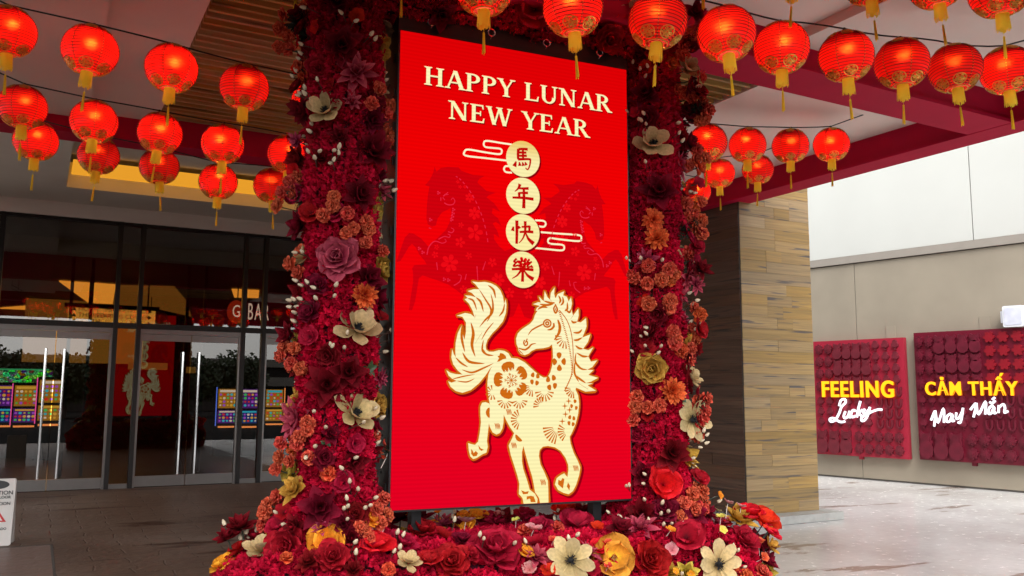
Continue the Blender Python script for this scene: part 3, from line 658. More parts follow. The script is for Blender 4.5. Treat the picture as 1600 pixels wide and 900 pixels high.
# right edge: slide along the ray through the edge until the height matches
lo, hi = 4.0, 9.0
for _ in range(50):
    m = (lo + hi) / 2; q = atD(982.5, 445, m); q.z = 0
    if zAt(978, 110, q) - zAt(987, 780, q) < SH_: lo = m
    else: hi = m
P2 = q; sdir = (P2 - P1); SW = sdir.length; sdir.normalize(); SR = math.atan2(sdir.y, sdir.x); snorm = Vector((sdir.y, -sdir.x, 0))
zr0, zr1 = zAt(987, 780, P2), zAt(978, 110, P2)
print('SCREEN', P1, P2, 'w', SW, 'h', SH_, z0s, z1s, zr0, zr1, 'ang', math.degrees(SR))
Z0, Z1 = (z0s + zr0) / 2, (z1s + zr1) / 2; SH_ = Z1 - Z0; SC = (P1 + P2) / 2; THK = .30
scr = tag(empty('led_display', (SC.x, SC.y, Z0), SR), 'tall glowing red upright screen reading HAPPY LUNAR NEW YEAR with a golden horse', 'screen')
def led(name, stops):
    m, nt, p = newmat(name); nt.nodes.remove(p)
    tc = N(nt, 'ShaderNodeTexCoord'); sp = N(nt, 'ShaderNodeSeparateXYZ'); nt.links.new(tc.outputs['Object'], sp.inputs[0])
    mr = N(nt, 'ShaderNodeMapRange'); nt.links.new(sp.outputs[2], mr.inputs[0]); mr.inputs[2].default_value = 2.9
    r = ramp(nt, stops); nt.links.new(mr.outputs[0], r.inputs[0])
    wv = N(nt, 'ShaderNodeTexWave', bands_direction='Z'); wv.inputs['Scale'].default_value = 13; nt.links.new(tc.outputs['Object'], wv.inputs[0])
    w2 = N(nt, 'ShaderNodeMapRange'); nt.links.new(wv.outputs['Fac'], w2.inputs[0]); w2.inputs[3].default_value = .93 / GAIN; w2.inputs[4].default_value = 1.03 / GAIN
    e = N(nt, 'ShaderNodeEmission'); nt.links.new(r.outputs[0], e.inputs[0]); nt.links.new(w2.outputs[0], e.inputs[1])
    nt.links.new(e.outputs[0], nt.nodes['Material Output'].inputs[0]); return m
def c8(*c): return s2l(c)
LM = {
 'red': led('led_red', [(0, c8(228, 0, 34)), (.35, c8(244, 0, 12)), (.75, c8(240, 0, 2)), (1, c8(222, 0, 4))]),
 'dark': led('led_dark_red', [(0, c8(232, 0, 18)), (.25, c8(222, 0, 12)), (.45, c8(209, 0, 14)), (.8, c8(207, 0, 10)), (1, c8(206, 0, 10))]),
 'mid': led('led_mid_red', [(0, c8(240, 4, 22)), (1, c8(238, 14, 18))]),
 'pink': led('led_pink_line', [(0, c8(235, 30, 60)), (1, c8(232, 40, 66))]),
 'shadow': led('led_drop_shadow', [(0, c8(150, 0, 18)), (1, c8(140, 0, 8))]),
 'brown': led('led_brown', [(0, c8(214, 110, 22)), (1, c8(196, 98, 14))]),
 'cream': led('led_cream', [(0, c8(255, 243, 172)), (.25, c8(255, 246, 190)), (1, c8(255, 250, 215))]),
 'gold': led('led_gold', [(0, c8(238, 205, 110)), (1, c8(240, 200, 105))]),
 'coin': led('led_coin', [(0, c8(255, 240, 160)), (.58, c8(252, 238, 165)), (.75, c8(252, 240, 175)), (.8, c8(238, 196, 96)), (1, c8(238, 190, 90))]),
 'type': led('led_type', [(0, c8(255, 240, 150)), (1, c8(255, 248, 190))]),
 'ink': led('led_ink', [(0, c8(205, 10, 8)), (1, c8(190, 10, 8))]),
}
HALF = SW / 2
def S2(x, y):                 # photo pixel -> screen metres (u along, z above the bottom edge)
    p = onplane(x, y, P1, snorm); return ((p - SC).dot(sdir), p.z - Z0)
class Art:
    def __init__(s): s.mb = MB(); s.k = 0
    def poly(s, pts, clip=False):
        if clip: pts = clip_poly(pts)
        if len(pts) < 3: return
        y = -(s.base + s.k * .00001); s.k += 1
        tr = tessellate_polygon([[Vector((p[0], p[1], 0)) for p in pts]])
        n = len(s.mb.v); s.mb.v += [(p[0], y, p[1]) for p in pts]; s.mb.t += [(0, 0, 0, 1)] * len(pts)
        for t in tr: s.mb.f.append(tuple(i + n for i in t)); s.mb.m.append(0)
    def stroke(s, pts, w0, w1=None, wm=None, clip=False):       # tapered stroke, widths in metres
        pts = smooth(pts); n = len(pts); w1 = w0 if w1 is None else w1; L = []; Rr = []
        for i, p in enumerate(pts):
            t = i / (n - 1); wdt = (w0 * (1 - t) + w1 * t) if wm is None else (w0 * (1 - t) ** 2 + 2 * t * (1 - t) * (2 * wm - (w0 + w1) / 2) + w1 * t * t)
            a, b = pts[max(i - 1, 0)], pts[min(i + 1, n - 1)]; dx, dz = b[0] - a[0], b[1] - a[1]; l = math.hypot(dx, dz) or 1
            L.append((p[0] - dz / l * wdt / 2, p[1] + dx / l * wdt / 2)); Rr.append((p[0] + dz / l * wdt / 2, p[1] - dx / l * wdt / 2))
        y = -(s.base + s.k * .00001); s.k += 1; o = len(s.mb.v)
        for a, b in zip(L, Rr):
            if clip: a = (max(-HALF + .002, min(HALF - .002, a[0])), max(.002, a[1])); b = (max(-HALF + .002, min(HALF - .002, b[0])), max(.002, b[1]))
            s.mb.v += [(a[0], y, a[1]), (b[0], y, b[1])]; s.mb.t += [(0, 0, 0, 1)] * 2
        for i in range(n - 1): s.mb.f.append((o + 2 * i, o + 2 * i + 1, o + 2 * i + 3, o + 2 * i + 2)); s.mb.m.append(0)
    def outline(s, pts, wdt): s.stroke(list(pts) + [pts[0], pts[1]], wdt, clip=True)
    def petals(s, c, r, n, ph=0, ri=.12, wd=.42, squash=1.0):
        for k in range(n):
            t = ph + 2 * math.pi * k / n; pp = []
            for i in range(14):
                q = 2 * math.pi * i / 14; x = r * (ri + .5 * (1 - ri) * (1 + math.cos(q) * 1.0)); yv = r * wd * math.sin(q) * (.72 + .28 * math.cos(q))
                pp.append((c[0] + (x * math.cos(t) - yv * math.sin(t)) * squash, c[1] + x * math.sin(t) + yv * math.cos(t)))
            s.poly(pp, True)
    def done(s, name, mat): o = s.mb.obj(name, mat, scr, fix=False); return o
    base = .001
def smooth(pts, it=2):
    pts = [tuple(p) for p in pts]
    if len(pts) < 3: return pts
    out = []
    for i in range(len(pts) - 1):
        p0, p1, p2, p3 = pts[max(i - 1, 0)], pts[i], pts[i + 1], pts[min(i + 2, len(pts) - 1)]
        m = 5
        for j in range(m):
            t = j / m
            out.append(tuple(.5 * ((2 * p1[k]) + (-p0[k] + p2[k]) * t + (2 * p0[k] - 5 * p1[k] + 4 * p2[k] - p3[k]) * t * t + (-p0[k] + 3 * p1[k] - 3 * p2[k] + p3[k]) * t ** 3) for k in (0, 1)))
    out.append(pts[-1]); return out
def clip_poly(pts):
    def cl(ps, ins, cut):
        out = []
        for i in range(len(ps)):
            a, b = ps[i - 1], ps[i]
            ia, ib = ins(a), ins(b)
            if ia != ib: out.append(cut(a, b))
            if ib: out.append(b)
        return out
    def cx(c): return lambda a, b: (c, a[1] + (b[1] - a[1]) * (c - a[0]) / (b[0] - a[0]))
    def cz(c): return lambda a, b: (a[0] + (b[0] - a[0]) * (c - a[1]) / (b[1] - a[1]), c)
    h = HALF - .002
    ps = cl(pts, lambda p: p[0] >= -h, cx(-h)); ps = cl(ps, lambda p: p[0] <= h, cx(h)) if ps else ps
    return cl(ps, lambda p: p[1] >= .002, cz(.002)) if ps else ps

m_ = MB(); m_.box(-HALF, HALF, 0, .004, 0, SH_); m_.obj('screen_face', LM['red'], scr)
# module seams of the screen
# cabinet
m_ = MB(); m_.box(-HALF - .012, HALF + .012, .0045, THK - .0045, -.012, SH_ + .10); m_.box(-HALF + .02, HALF - .02, -.004 + .02, THK - .02, SH_ + .10, SH_ + .16)
m_.obj('cabinet', M['black'], scr)
m_ = MB()
for i in range(14):
    z = .1 + i * .22
    m_.box(-HALF - .020, -HALF - .0125, .06, .09, z, z + .05); m_.box(-HALF - .019, -HALF - .0125, .17, .24, z + .1, z + .112)
tag(m_.obj('side_latches', M['bronze'], scr), kind='stuff')
for px_, py_ in ((674, 35), (767, 52), (853, 70), (936, 85)):
    u, v = S2(px_, py_); m_ = MB(); nn = 14
    m_.tube([(u + .024 * math.cos(2 * math.pi * i / nn), -.012, SH_ + .085 + .024 * math.sin(2 * math.pi * i / nn)) for i in range(nn + 1)], .0055, 6)
    m_.tube([(u, -.012, SH_ + .06), (u, .01, SH_ + .05)], .006, 6)
    m_.obj('eye_bolt', M['chrome'], scr)
# ---- pale background horses
def ZM(rx, ry, k): return lambda p: S2(rx + p[0] / k, ry + p[1] / k)
zl = ZM(610, 230, 3.332)
bh = [(180, 198), (205, 170), (222, 135), (230, 102), (240, 128), (262, 108), (300, 102), (355, 105), (368, 122), (430, 145), (490, 150), (462, 166), (452, 184), (500, 228), (548, 238), (512, 250), (500, 262), (540, 292), (570, 335), (532, 318), (528, 345), (560, 370), (577, 410), (548, 388), (532, 398), (556, 435), (567, 470), (538, 452), (540, 480), (565, 515), (595, 540), (640, 525), (700, 560), (720, 640), (690, 760), (640, 880), (560, 900), (470, 860), (400, 790), (345, 745), (300, 715), (240, 692), (168, 668), (148, 682), (138, 745), (128, 805), (112, 850), (96, 848), (104, 790), (118, 700), (118, 655), (113, 630), (125, 614), (150, 612), (188, 610), (180, 595), (150, 558), (130, 520), (112, 503), (95, 520), (72, 560), (52, 592), (30, 600), (50, 540), (75, 470), (97, 447), (120, 450), (160, 475), (200, 520), (215, 500), (250, 468), (290, 430), (308, 390), (318, 345), (312, 318), (268, 340), (245, 372), (236, 408), (215, 414), (195, 402), (187, 370), (190, 300), (195, 250), (203, 205)]
bhp = [zl(p) for p in bh]
A = Art(); A.base = .001
A.poly(clip_poly(bhp)); A.poly(clip_poly([(-p[0], p[1]) for p in bhp]))
tag(A.done('background_horse_print', LM['dark']), kind='stuff')
A = Art(); A.base = .0014; A2 = Art(); A2.base = .0019
fl_ = [(440, 445, 42, 5), (437, 345, 32, 6), (412, 263, 24, 6), (362, 495, 27, 5), (308, 605, 46, 6), (367, 405, 15, 5), (408, 565, 18, 5), (240, 520, 14, 5), (232, 560, 18, 5), (350, 180, 10, 5), (362, 207, 10, 5), (388, 206, 10, 5), (530, 600, 24, 5), (560, 690, 34, 6), (380, 740, 20, 5), (650, 600, 30, 6), (620, 760, 26, 5)]
for mir in (1, -1):
    for x, y, r_, n_ in fl_:
        c = zl((x, y)); rr = abs(zl((x + r_, y))[0] - c[0]); A.petals((mir * c[0], c[1]), rr, n_, ph=1.2 + x, wd=.36)
    T_ = lambda pts: [(mir * zl(p)[0], zl(p)[1]) for p in pts]
    for k in range(13):
        a = (345 + k * 14, 155 + 0.18 * k * k * 14 - 5 * k); t0 = k / 13; 
        q0 = (340 + 150 * math.sin(t0 * 1.45) + 20 * t0, 152 + 360 * t0 ** 1.35); q1 = (340 + 150 * math.sin((t0 + .04) * 1.45) + 20 * (t0 + .04), 152 + 360 * (t0 + .04) ** 1.35)
        A2.stroke(T_([q0, q1]), .006, clip=True)
    for s_ in ([(280, 290), (300, 300), (325, 298), (335, 280), (325, 265), (315, 275)], [(300, 440), (320, 445), (330, 430), (315, 420)], [(190, 560), (200, 520), (230, 490), (270, 500), (290, 490), (282, 478)], [(250, 480), (280, 465), (305, 470), (310, 458), (298, 452)],
               [(330, 720), (360, 700), (368, 670), (352, 665)], [(388, 690), (395, 660)], [(450, 620), (455, 700)], [(480, 640), (495, 595)], [(240, 600), (245, 640)], [(275, 255), (300, 235)], [(272, 262), (283, 275)], [(262, 262), (262, 280)], [(280, 248), (302, 246)], [(200, 420), (212, 425)]):
        A2.stroke(T_(s_), .007, .004, clip=True)
    for x, y in ((250, 238), (328, 325), (325, 345), (322, 362), (318, 378), (150, 528), (168, 548), (280, 688), (302, 692), (208, 378)):
        A2.petals(T_([(x, y)])[0], .012, 3, wd=.6)
tag(A.done('pale_blossom_print', LM['mid']), kind='stuff'); tag(A2.done('pale_line_print', LM['pink']), kind='stuff')
# ---- clouds
A = Art(); A.base = .0024
zc_ = ZM(700, 200, 3.462)
def cl(pts, wdt=.012): A.stroke([zc_(p) for p in pts], wdt)
cl([(345, 90), (290, 82), (210, 70), (193, 82), (200, 102), (240, 108), (282, 113), (290, 128), (276, 142), (200, 132), (110, 117), (88, 130), (96, 150), (200, 163), (330, 178)])
cl([(340, 210), (312, 207), (302, 222), (312, 238), (345, 242)])
cl([(470, 500), (515, 503), (528, 518), (518, 534), (490, 532)])
cl([(490, 563), (600, 572), (705, 580), (720, 596), (706, 612), (600, 602), (552, 596), (540, 610), (552, 626), (615, 632), (628, 646), (615, 662), (540, 656), (460, 648)])
tag(A.done('cloud_line_print', LM['cream']), kind='stuff')
# ---- coins and characters
coins = [(405, 168), (405, 367), (404, 565), (403, 767)]
A = Art(); A.base = .003; B_ = Art(); B_.base = .0034; sh = Art(); sh.base = .0027
cc = []
for x, y in coins:
    c = zc_((x, y)); rx_ = abs(zc_((x + 90, y))[0] - c[0]); rz = abs(zc_((x, y + 101))[1] - c[1]); cc.append((c, rx_))
    rz = rx_
    A.poly([(c[0] + rx_ * math.cos(t), c[1] + rz * math.sin(t)) for t in [2 * math.pi * i / 40 for i in range(40)]]); A.done('coin_print', LM['coin']); A = Art(); A.base = .003
    sh.poly([(c[0] + .008 + rx_ * 1.03 * math.cos(t), c[1] - .008 + rz * 1.03 * math.sin(t)) for t in [2 * math.pi * i / 40 for i in range(40)]])
tag(sh.done('coin_shadow', LM['shadow']), kind='stuff')
CH = [  # strokes on a -1..1 square: (points, start width, end width)
 [([(-.42, .8), (-.46, .3), (-.44, -.1)], .14, .1), ([(-.42, .78), (.0, .84), (.42, .86)], .1, .12), ([(-.4, .5), (.3, .56)], .09, .1), ([(-.4, .22), (.34, .3)], .09, .11), ([(-.02, .8), (0, .0)], .1, .1), ([(-.46, -.08), (.0, -.02), (.55, .04), (.66, -.02), (.6, -.5), (.42, -.85), (.22, -.72)], .12, .05),
  ([(-.62, -.28), (-.78, -.72)], .06, .2), ([(-.34, -.3), (-.28, -.62)], .05, .17), ([(-.06, -.28), (.04, -.58)], .05, .16), ([(.18, -.24), (.3, -.5)], .05, .15)],
 [([(-.28, .95), (-.42, .6), (-.75, .28)], .16, .03), ([(-.38, .58), (.1, .62), (.5, .66)], .08, .13), ([(-.38, .2), (.45, .28)], .08, .12), ([(-.36, .25), (-.34, -.2)], .13, .1), ([(-.95, -.24), (0, -.18), (.95, -.2)], .09, .14), ([(.06, .6), (.08, -.2), (.06, -1.05)], .11, .16)],
 [([(-.55, .95), (-.54, 0), (-.56, -1.0)], .15, .12), ([(-.85, .42), (-.92, .05)], .06, .17), ([(-.4, .5), (-.28, .3)], .06, .14), ([(-.12, .45), (.3, .5), (.62, .55)], .08, .1), ([(.6, .6), (.58, .1)], .12, .1), ([(-.3, .0), (.3, .08), (.95, .1)], .09, .13), ([(.2, .95), (.2, .1), (.0, -.5), (-.35, -.92)], .14, .03), ([(.25, -.0), (.5, -.5), (.98, -.88)], .05, .2)],
 [([(-.05, .95), (-.16, .72)], .12, .05), ([(-.22, .7), (-.24, .22)], .1, .09), ([(-.2, .7), (.2, .72)], .07, .08), ([(.2, .74), (.2, .22)], .1, .09), ([(-.2, .48), (.18, .49)], .06, .06), ([(-.22, .25), (.2, .26)], .07, .07),
  ([(-.55, .9), (-.8, .62), (-.5, .6)], .1, .06), ([(-.42, .72), (-.85, .25), (-.4, .34)], .08, .08), ([(-.45, .42), (-.32, .24)], .04, .1), ([(.62, .92), (.4, .64), (.72, .66)], .1, .06), ([(.82, .74), (.38, .26), (.85, .32)], .08, .08), ([(.75, .44), (.9, .2)], .04, .12),
  ([(-.98, -.02), (0, .06), (.98, .04)], .1, .13), ([(.0, .2), (.0, -.4), (-.02, -1.0)], .12, .14), ([(-.12, -.02), (-.5, -.5), (-.95, -.78)], .12, .03), ([(.1, -.02), (.45, -.45), (.98, -.75)], .05, .19)]]
for (c, r_), st_ in zip(cc, CH):
    for pts, w0_, w1_ in st_:
        s_ = r_ * .66; B_.stroke([(c[0] + x * s_, c[1] + y * s_) for x, y in pts], w0_ * s_ * 1.95, w1_ * s_ * 1.95)
    B_.done('character_print', LM['ink']); B_ = Art(); B_.base = .0034
# ---- lettering: serif capitals, cap height 1
def arc(cx, cz, rx, rz, t0, t1, wthick, wthin, n=16, ph=0.0):
    o, i_ = [], []
    for k in range(n + 1):
        t = R(t0 + (t1 - t0) * k / n); wv = wthin + (wthick - wthin) * abs(math.cos(t + ph)) ** 1.5
        o.append((cx + rx * math.cos(t), cz + rz * math.sin(t))); i_.append((cx + (rx - wv) * math.cos(t), cz + (rz - min(wv, wthin + .04)) * math.sin(t)))
    return o + i_[::-1]
TK, TN, SF = .17, .085, .055
def rect(x0, x1, z0, z1): return [(x0, z0), (x1, z0), (x1, z1), (x0, z1)]
def serif(xc, z, hw, up=1): return [(xc - hw, z), (xc + hw, z), (xc + hw, z + up * SF * .7), (xc + hw * .55, z + up * SF * 1.5), (xc - hw * .55, z + up * SF * 1.5), (xc - hw, z + up * SF * .7)] if up > 0 else [(xc - hw, z), (xc + hw, z), (xc + hw, z - SF * .7), (xc + hw * .55, z - SF * 1.5), (xc - hw * .55, z - SF * 1.5), (xc - hw, z - SF * .7)]
def diag(x0, z0, x1, z1, wd): return [(x0 - wd / 2, z0), (x0 + wd / 2, z0), (x1 + wd / 2, z1), (x1 - wd / 2, z1)]
def G(ch):
    st_ = lambda x: [rect(x - TK / 2, x + TK / 2, 0, 1), serif(x, 0, .17), serif(x, 1, .17, -1)]
    if ch == 'H': return .92, st_(.2) + st_(.72) + [rect(.2, .72, .47, .56)]
    if ch == 'A': return .90, [diag(.14, 0, .44, 1, TN), diag(.78, 0, .46, 1, TK * 1.1), rect(.24, .66, .3, .38), serif(.13, 0, .13), serif(.78, 0, .16)]
    if ch == 'P': return .74, st_(.2) + [arc(.36, .735, .33, .265, -90, 90, TK, TN), rect(.2, .37, .915, 1), rect(.2, .37, .47, .555)]
    if ch == 'Y': return .84, [rect(.43 - TK / 2, .43 + TK / 2, 0, .5), serif(.43, 0, .17), diag(.42, .42, .14, 1, TK), diag(.44, .42, .72, 1, TN), serif(.14, 1, .15, -1), serif(.73, 1, .13, -1)]
    if ch == 'L': return .76, st_(.2) + [rect(.2, .68, 0, .085), [(.60, .06), (.69, .0), (.72, .28), (.67, .28)]]
    if ch == 'U': return .92, [rect(.2 - TK / 2, .2 + TK / 2, .34, 1), rect(.74 - TN / 2, .74 + TN / 2, .34, 1), serif(.2, 1, .16, -1), serif(.74, 1, .14, -1), arc(.447, .35, .333, .37, 180, 360, TK, TN)]
    if ch == 'N': return .95, [rect(.18 - TN / 2, .18 + TN / 2, 0, 1), rect(.76 - TN / 2, .76 + TN / 2, 0, 1), diag(.74, 0, .18, 1, TK * 1.15), serif(.18, 0, .14), serif(.76, 1, .14, -1), serif(.14, 1, .14, -1)]
    if ch == 'R': return .84, st_(.2) + [arc(.36, .745, .31, .255, -90, 90, TK, TN), rect(.2, .37, .915, 1), rect(.2, .37, .49, .575), [(.34, .5), (.52, .5), (.84, .0), (.64, .0)], serif(.77, 0, .12)]
    if ch == 'E': return .76, st_(.2) + [rect(.2, .64, 0, .085), rect(.2, .62, .915, 1), rect(.2, .52, .47, .555), [(.58, .06), (.66, 0), (.69, .26), (.64, .26)], [(.56, .94), (.63, 1), (.65, .76), (.6, .76)], rect(.48, .53, .38, .65)]
    if ch == 'W': return 1.22, [diag(.38, 0, .13, 1, TK), diag(.38, 0, .62, 1, TN), diag(.86, 0, .61, 1, TK), diag(.88, 0, 1.1, 1, TN), serif(.13, 1, .14, -1), serif(.61, 1, .15, -1), serif(1.1, 1, .12, -1)]
    return .42, []
A = Art(); A.base = .0042; B_ = Art(); B_.base = .0026
for txt, tl, tr_, bl, br in (('HAPPY LUNAR', (662.7, 102.7), (952.5, 150.9), (662.7, 130.7), (955, 178)), ('NEW YEAR', (700.8, 156.8), (917.3, 188.8), (700.8, 185.3), (921.5, 216))):
    q = [S2(*p) for p in (tl, tr_, bl, br)]; u0, u1 = (q[0][0] + q[2][0]) / 2, (q[1][0] + q[3][0]) / 2; v1, v0 = (q[0][1] + q[1][1]) / 2, (q[2][1] + q[3][1]) / 2
    tot = sum(G(c)[0] for c in txt) - .06; kx = (u1 - u0) / tot; kz = v1 - v0; x = u0 - .03 * kx
    print('TEXT', txt, 'kx', kx, 'kz', kz)
    for c in txt:
        adv, ps = G(c)
        for p in ps:
            A.poly([(x + a * kx, v0 + b * kz) for a, b in p]); B_.poly([(x + .006 + a * kx, v0 - .008 + b * kz) for a, b in p])
        if ps: A.done('letter_print', LM['type']); A = Art(); A.base = .0042
        x += adv * kx
tag(B_.done('lettering_shadow', LM['shadow']), kind='stuff')
# ---- golden horse
h5 = ZM(680, 430, 4.737); h6 = ZM(680, 600, 4.5)
body = [h5(p) for p in [(540, 600), (560, 612), (610, 618), (660, 645), (710, 690), (760, 735), (800, 758), (830, 755), (850, 720), (864, 670), (870, 600), (868, 550), (862, 512), (840, 530), (800, 540), (745, 545), (712, 560), (690, 580), (660, 592), (632, 583), (614, 557), (612, 537), (600, 510), (597, 470), (610, 430), (640, 400), (700, 360), (725, 330), (738, 290), (755, 265), (742, 262), (752, 240), (775, 228), (722, 215), (760, 200), (780, 203), (765, 158), (792, 185), (802, 190), (808, 118), (830, 165), (848, 182), (854, 130), (882, 90), (878, 140), (888, 172), (905, 140), (952, 120), (945, 150), (972, 160), (985, 195), (1003, 165), (1010, 210), (1003, 245), (1018, 300), (1057, 248), (1060, 300), (1048, 345), (1075, 350), (1114, 318), (1118, 380), (1100, 430), (1086, 462), (1146, 438), (1128, 495), (1092, 545), (1130, 555), (1168, 535), (1130, 600), (1150, 640), (1197, 630), (1160, 680), (1122, 700), (1168, 702), (1132, 738), (1202, 760), (1150, 788), (1112, 798), (1165, 800), (1125, 815), (1188, 855), (1110, 862), (1060, 840), (1040, 832)]]
body += [h6(p) for p in [(985, 40), (1003, 80), (1010, 140), (1003, 210), (985, 280), (960, 340), (943, 372), (950, 420), (972, 485), (1000, 540), (1018, 585), (1010, 640), (988, 710), (966, 752), (936, 775), (900, 765), (862, 745), (840, 705), (852, 662), (880, 640), (905, 628), (928, 655), (935, 600), (933, 568), (915, 520), (880, 470), (840, 445), (790, 435), (755, 440), (732, 465), (727, 505), (738, 565), (765, 620), (790, 680), (793, 740), (795, 860),
    (740, 860), (728, 800), (700, 760), (692, 710), (680, 650), (655, 570), (635, 500), (618, 435), (608, 480), (608, 545), (618, 600), (640, 665), (655, 715), (662, 742), (700, 772), (718, 808), (714, 840), (620, 842), (612, 802), (586, 772), (590, 700), (575, 640), (553, 570), (530, 500), (515, 432), (540, 380), (553, 345), (522, 300), (495, 250), (480, 215), (478, 270), (470, 315), (452, 345), (428, 355), (402, 340), (382, 300), (376, 275), (370, 330), (362, 400), (368, 440), (358, 482), (334, 492), (315, 503), (290, 520), (265, 528), (245, 508), (235, 470), (230, 415), (250, 422), (278, 428), (300, 405), (312, 340), (320, 270), (316, 210), (316, 160), (328, 132), (352, 127), (378, 137), (384, 150), (374, 100), (368, 40)]]
body += [h5(p) for p in [(385, 830), (385, 790), (392, 735), (410, 690), (435, 662), (480, 640)]]
tail = [h5(p) for p in [(560, 612), (540, 578), (510, 560), (470, 555), (430, 566), (395, 566), (375, 550), (372, 520), (385, 478), (420, 430), (460, 390), (500, 340), (521, 280), (526, 220), (519, 178), (508, 215), (500, 160), (480, 112), (450, 80), (410, 60), (365, 50), (318, 53), (272, 47), (300, 72), (325, 105), (285, 104), (238, 118), (270, 132), (300, 165), (262, 152), (220, 150), (240, 170), (215, 178), (248, 210), (275, 262), (290, 312), (262, 288), (220, 280), (158, 300), (200, 308), (226, 350), (226, 420), (215, 478), (200, 430), (194, 372), (165, 430), (150, 500), (147, 560), (150, 608), (135, 582), (124, 548), (118, 610), (132, 660), (165, 705), (200, 735), (150, 732), (110, 722), (81, 703), (97, 742), (125, 768), (158, 782), (120, 795), (94, 785), (112, 825), (150, 857), (200, 870), (262, 850), (322, 800), (372, 740), (405, 690), (440, 662), (500, 640)]]
A = Art(); A.base = .0026
for P_ in (tail, body):
    A.poly(clip_poly([(p[0] + .012, p[1] - .010) for p in P_])); A.outline([(p[0] + .012, p[1] - .010) for p in P_], .03)
tag(A.done('horse_shadow_print', LM['shadow']), kind='stuff')
A = Art(); A.base = .0034
for P_ in (tail, body): A.outline(P_, .021)
tag(A.done('horse_outline_print', LM['brown']), kind='stuff')
A = Art(); A.base = .0042
for P_ in (tail, body): A.poly(clip_poly(P_))
tag(A.done('horse_print', LM['cream']), kind='stuff')
A = Art(); A.base = .0046
def st5(pts, w0_, w1_=.001, wm=None, f=h5): A.stroke([f(p) for p in pts], w0_ / 470, w1_ / 470 if w1_ > .01 else .001, None if wm is None else wm / 470, clip=True)
tl_ = [([(325, 108), (370, 180), (410, 250), (400, 310), (380, 345)], 2, 6), ([(410, 140), (425, 210), (418, 280), (370, 330), (325, 385)], 2, 7), ([(390, 75), (430, 110), (445, 172)], 2, 7), ([(300, 165), (335, 200), (355, 272)], 2, 7), ([(240, 172), (280, 190), (306, 260)], 2, 6), ([(262, 350), (280, 430), (270, 520), (295, 605)], 2, 10), ([(290, 318), (300, 290)], 2, 3),
       ([(195, 375), (195, 470), (218, 570)], 2, 8), ([(150, 610), (190, 650), (240, 680)], 2, 6), ([(200, 572), (250, 640), (365, 655)], 2, 8), ([(198, 700), (270, 720), (350, 690), (430, 652)], 2, 6), ([(470, 305), (500, 265), (512, 210)], 2, 6), ([(430, 350), (380, 410), (340, 480)], 1, 4), ([(345, 425), (290, 510)], 2, 6), ([(160, 782), (230, 790), (290, 765)], 1, 4), ([(350, 545), (375, 585), (430, 595)], 2, 6), ([(125, 770), (200, 750), (290, 735)], 1, 4), ([(355, 480), (348, 560), (400, 600)], 1, 6)]
for pts, a0, wm in tl_: st5(pts, 1, .001, wm)
# head
st5([(685, 445), (715, 405), (780, 370), (800, 360)], 1, 2, 5); 
for c, r_ in (((827, 357), 27), ((827, 357), 11)):
    st5([(c[0] + r_ * math.cos(t), c[1] + r_ * math.sin(t)) for t in [2 * math.pi * i / 14 for i in range(15)]], 5, 5)
st5([(828, 405), (855, 400), (875, 380), (874, 355)], 2, 5, 7)
st5([(905, 330), (920, 380), (912, 430), (878, 480)], 4, 2, 10)
st5([(660, 480), (652, 500), (662, 520), (678, 515), (680, 495), (668, 490)], 4, 5); st5([(655, 515), (680, 470)], 2, 4)
st5([(615, 540), (660, 552), (690, 535), (712, 512), (745, 505)], 3, 1, 6)
st5([(615, 548), (630, 568), (650, 585)], 1, 1, 3)
st5([(885, 225), (875, 250), (888, 280), (902, 255), (885, 215)], 4, 4, 6); st5([(888, 240), (890, 262)], 1, 5)
for pts in ([(770, 215), (820, 222), (870, 215)], [(800, 190), (850, 205), (885, 205)], [(835, 165), (860, 195)], [(910, 150), (925, 185), (915, 210)], [(940, 160), (945, 200), (925, 225)], [(975, 200), (975, 250), (955, 265)], [(1003, 250), (990, 275), (960, 250)], [(1018, 300), (1000, 325)], [(1048, 345), (1020, 350), (1005, 335)],
            [(1018, 425), (1060, 425), (1085, 400)], [(1090, 545), (1060, 540), (1035, 520)], [(1122, 700), (1075, 690), (1035, 640), (1040, 575)], [(1035, 740), (1070, 770), (1112, 798)], [(1032, 640), (1028, 720), (1060, 790)], [(1060, 800), (1130, 845)], [(1130, 600), (1090, 600), (1045, 575)], [(1085, 462), (1050, 480), (1020, 480)], [(755, 255), (790, 235), (830, 240)]):
    st5(pts, 1, 1, 7)
for i in range(46):       # stitched crest line
    t = i / 45; x = 920 + 95 * math.sin(min(1, t * 1.25) * math.pi / 2) - (0 if t < .8 else (t - .8) * 5 * 55); y = 262 + 590 * t
    st5([(x, y), (x - 13 + 4 * t, y + 7 - 4 * t)], 4, 2)
st5([(918, 262), (975, 340), (1008, 450), (1018, 600), (1005, 740), (958, 850)], 3, 3)
# big five-petal blossom
bc = h5((560, 778)); rb = abs(h5((680, 778))[0] - bc[0])
for k in range(5):
    t = R(105 + 72 * k)
    A.petals((bc[0] + 0, bc[1]), rb * 1.07, 1, ph=t, ri=.28, wd=.50)
W2 = Art(); W2.base = .0075
for k in range(5):
    t = R(105 + 72 * k)
    for j in range(-4, 5):
        tt = t + j * .11; l = rb * (.62 + .1 * math.cos(j * 1.9)); W2.stroke([(bc[0] + rb * .3 * math.cos(tt), bc[1] + rb * .3 * math.sin(tt)), (bc[0] + l * math.cos(tt), bc[1] + l * math.sin(tt))], .016, .003)
tag(W2.done('petal_ray_print', LM['cream']), kind='stuff')
A3 = Art(); A3.base = .0082
for k in range(10):
    t = R(36 * k); l = rb * (.36 if k % 2 else .26); A3.stroke([(bc[0], bc[1]), (bc[0] + l * math.cos(t), bc[1] + l * math.sin(t))], .004); A3.petals((bc[0] + l * math.cos(t), bc[1] + l * math.sin(t)), .009, 3, wd=.6)
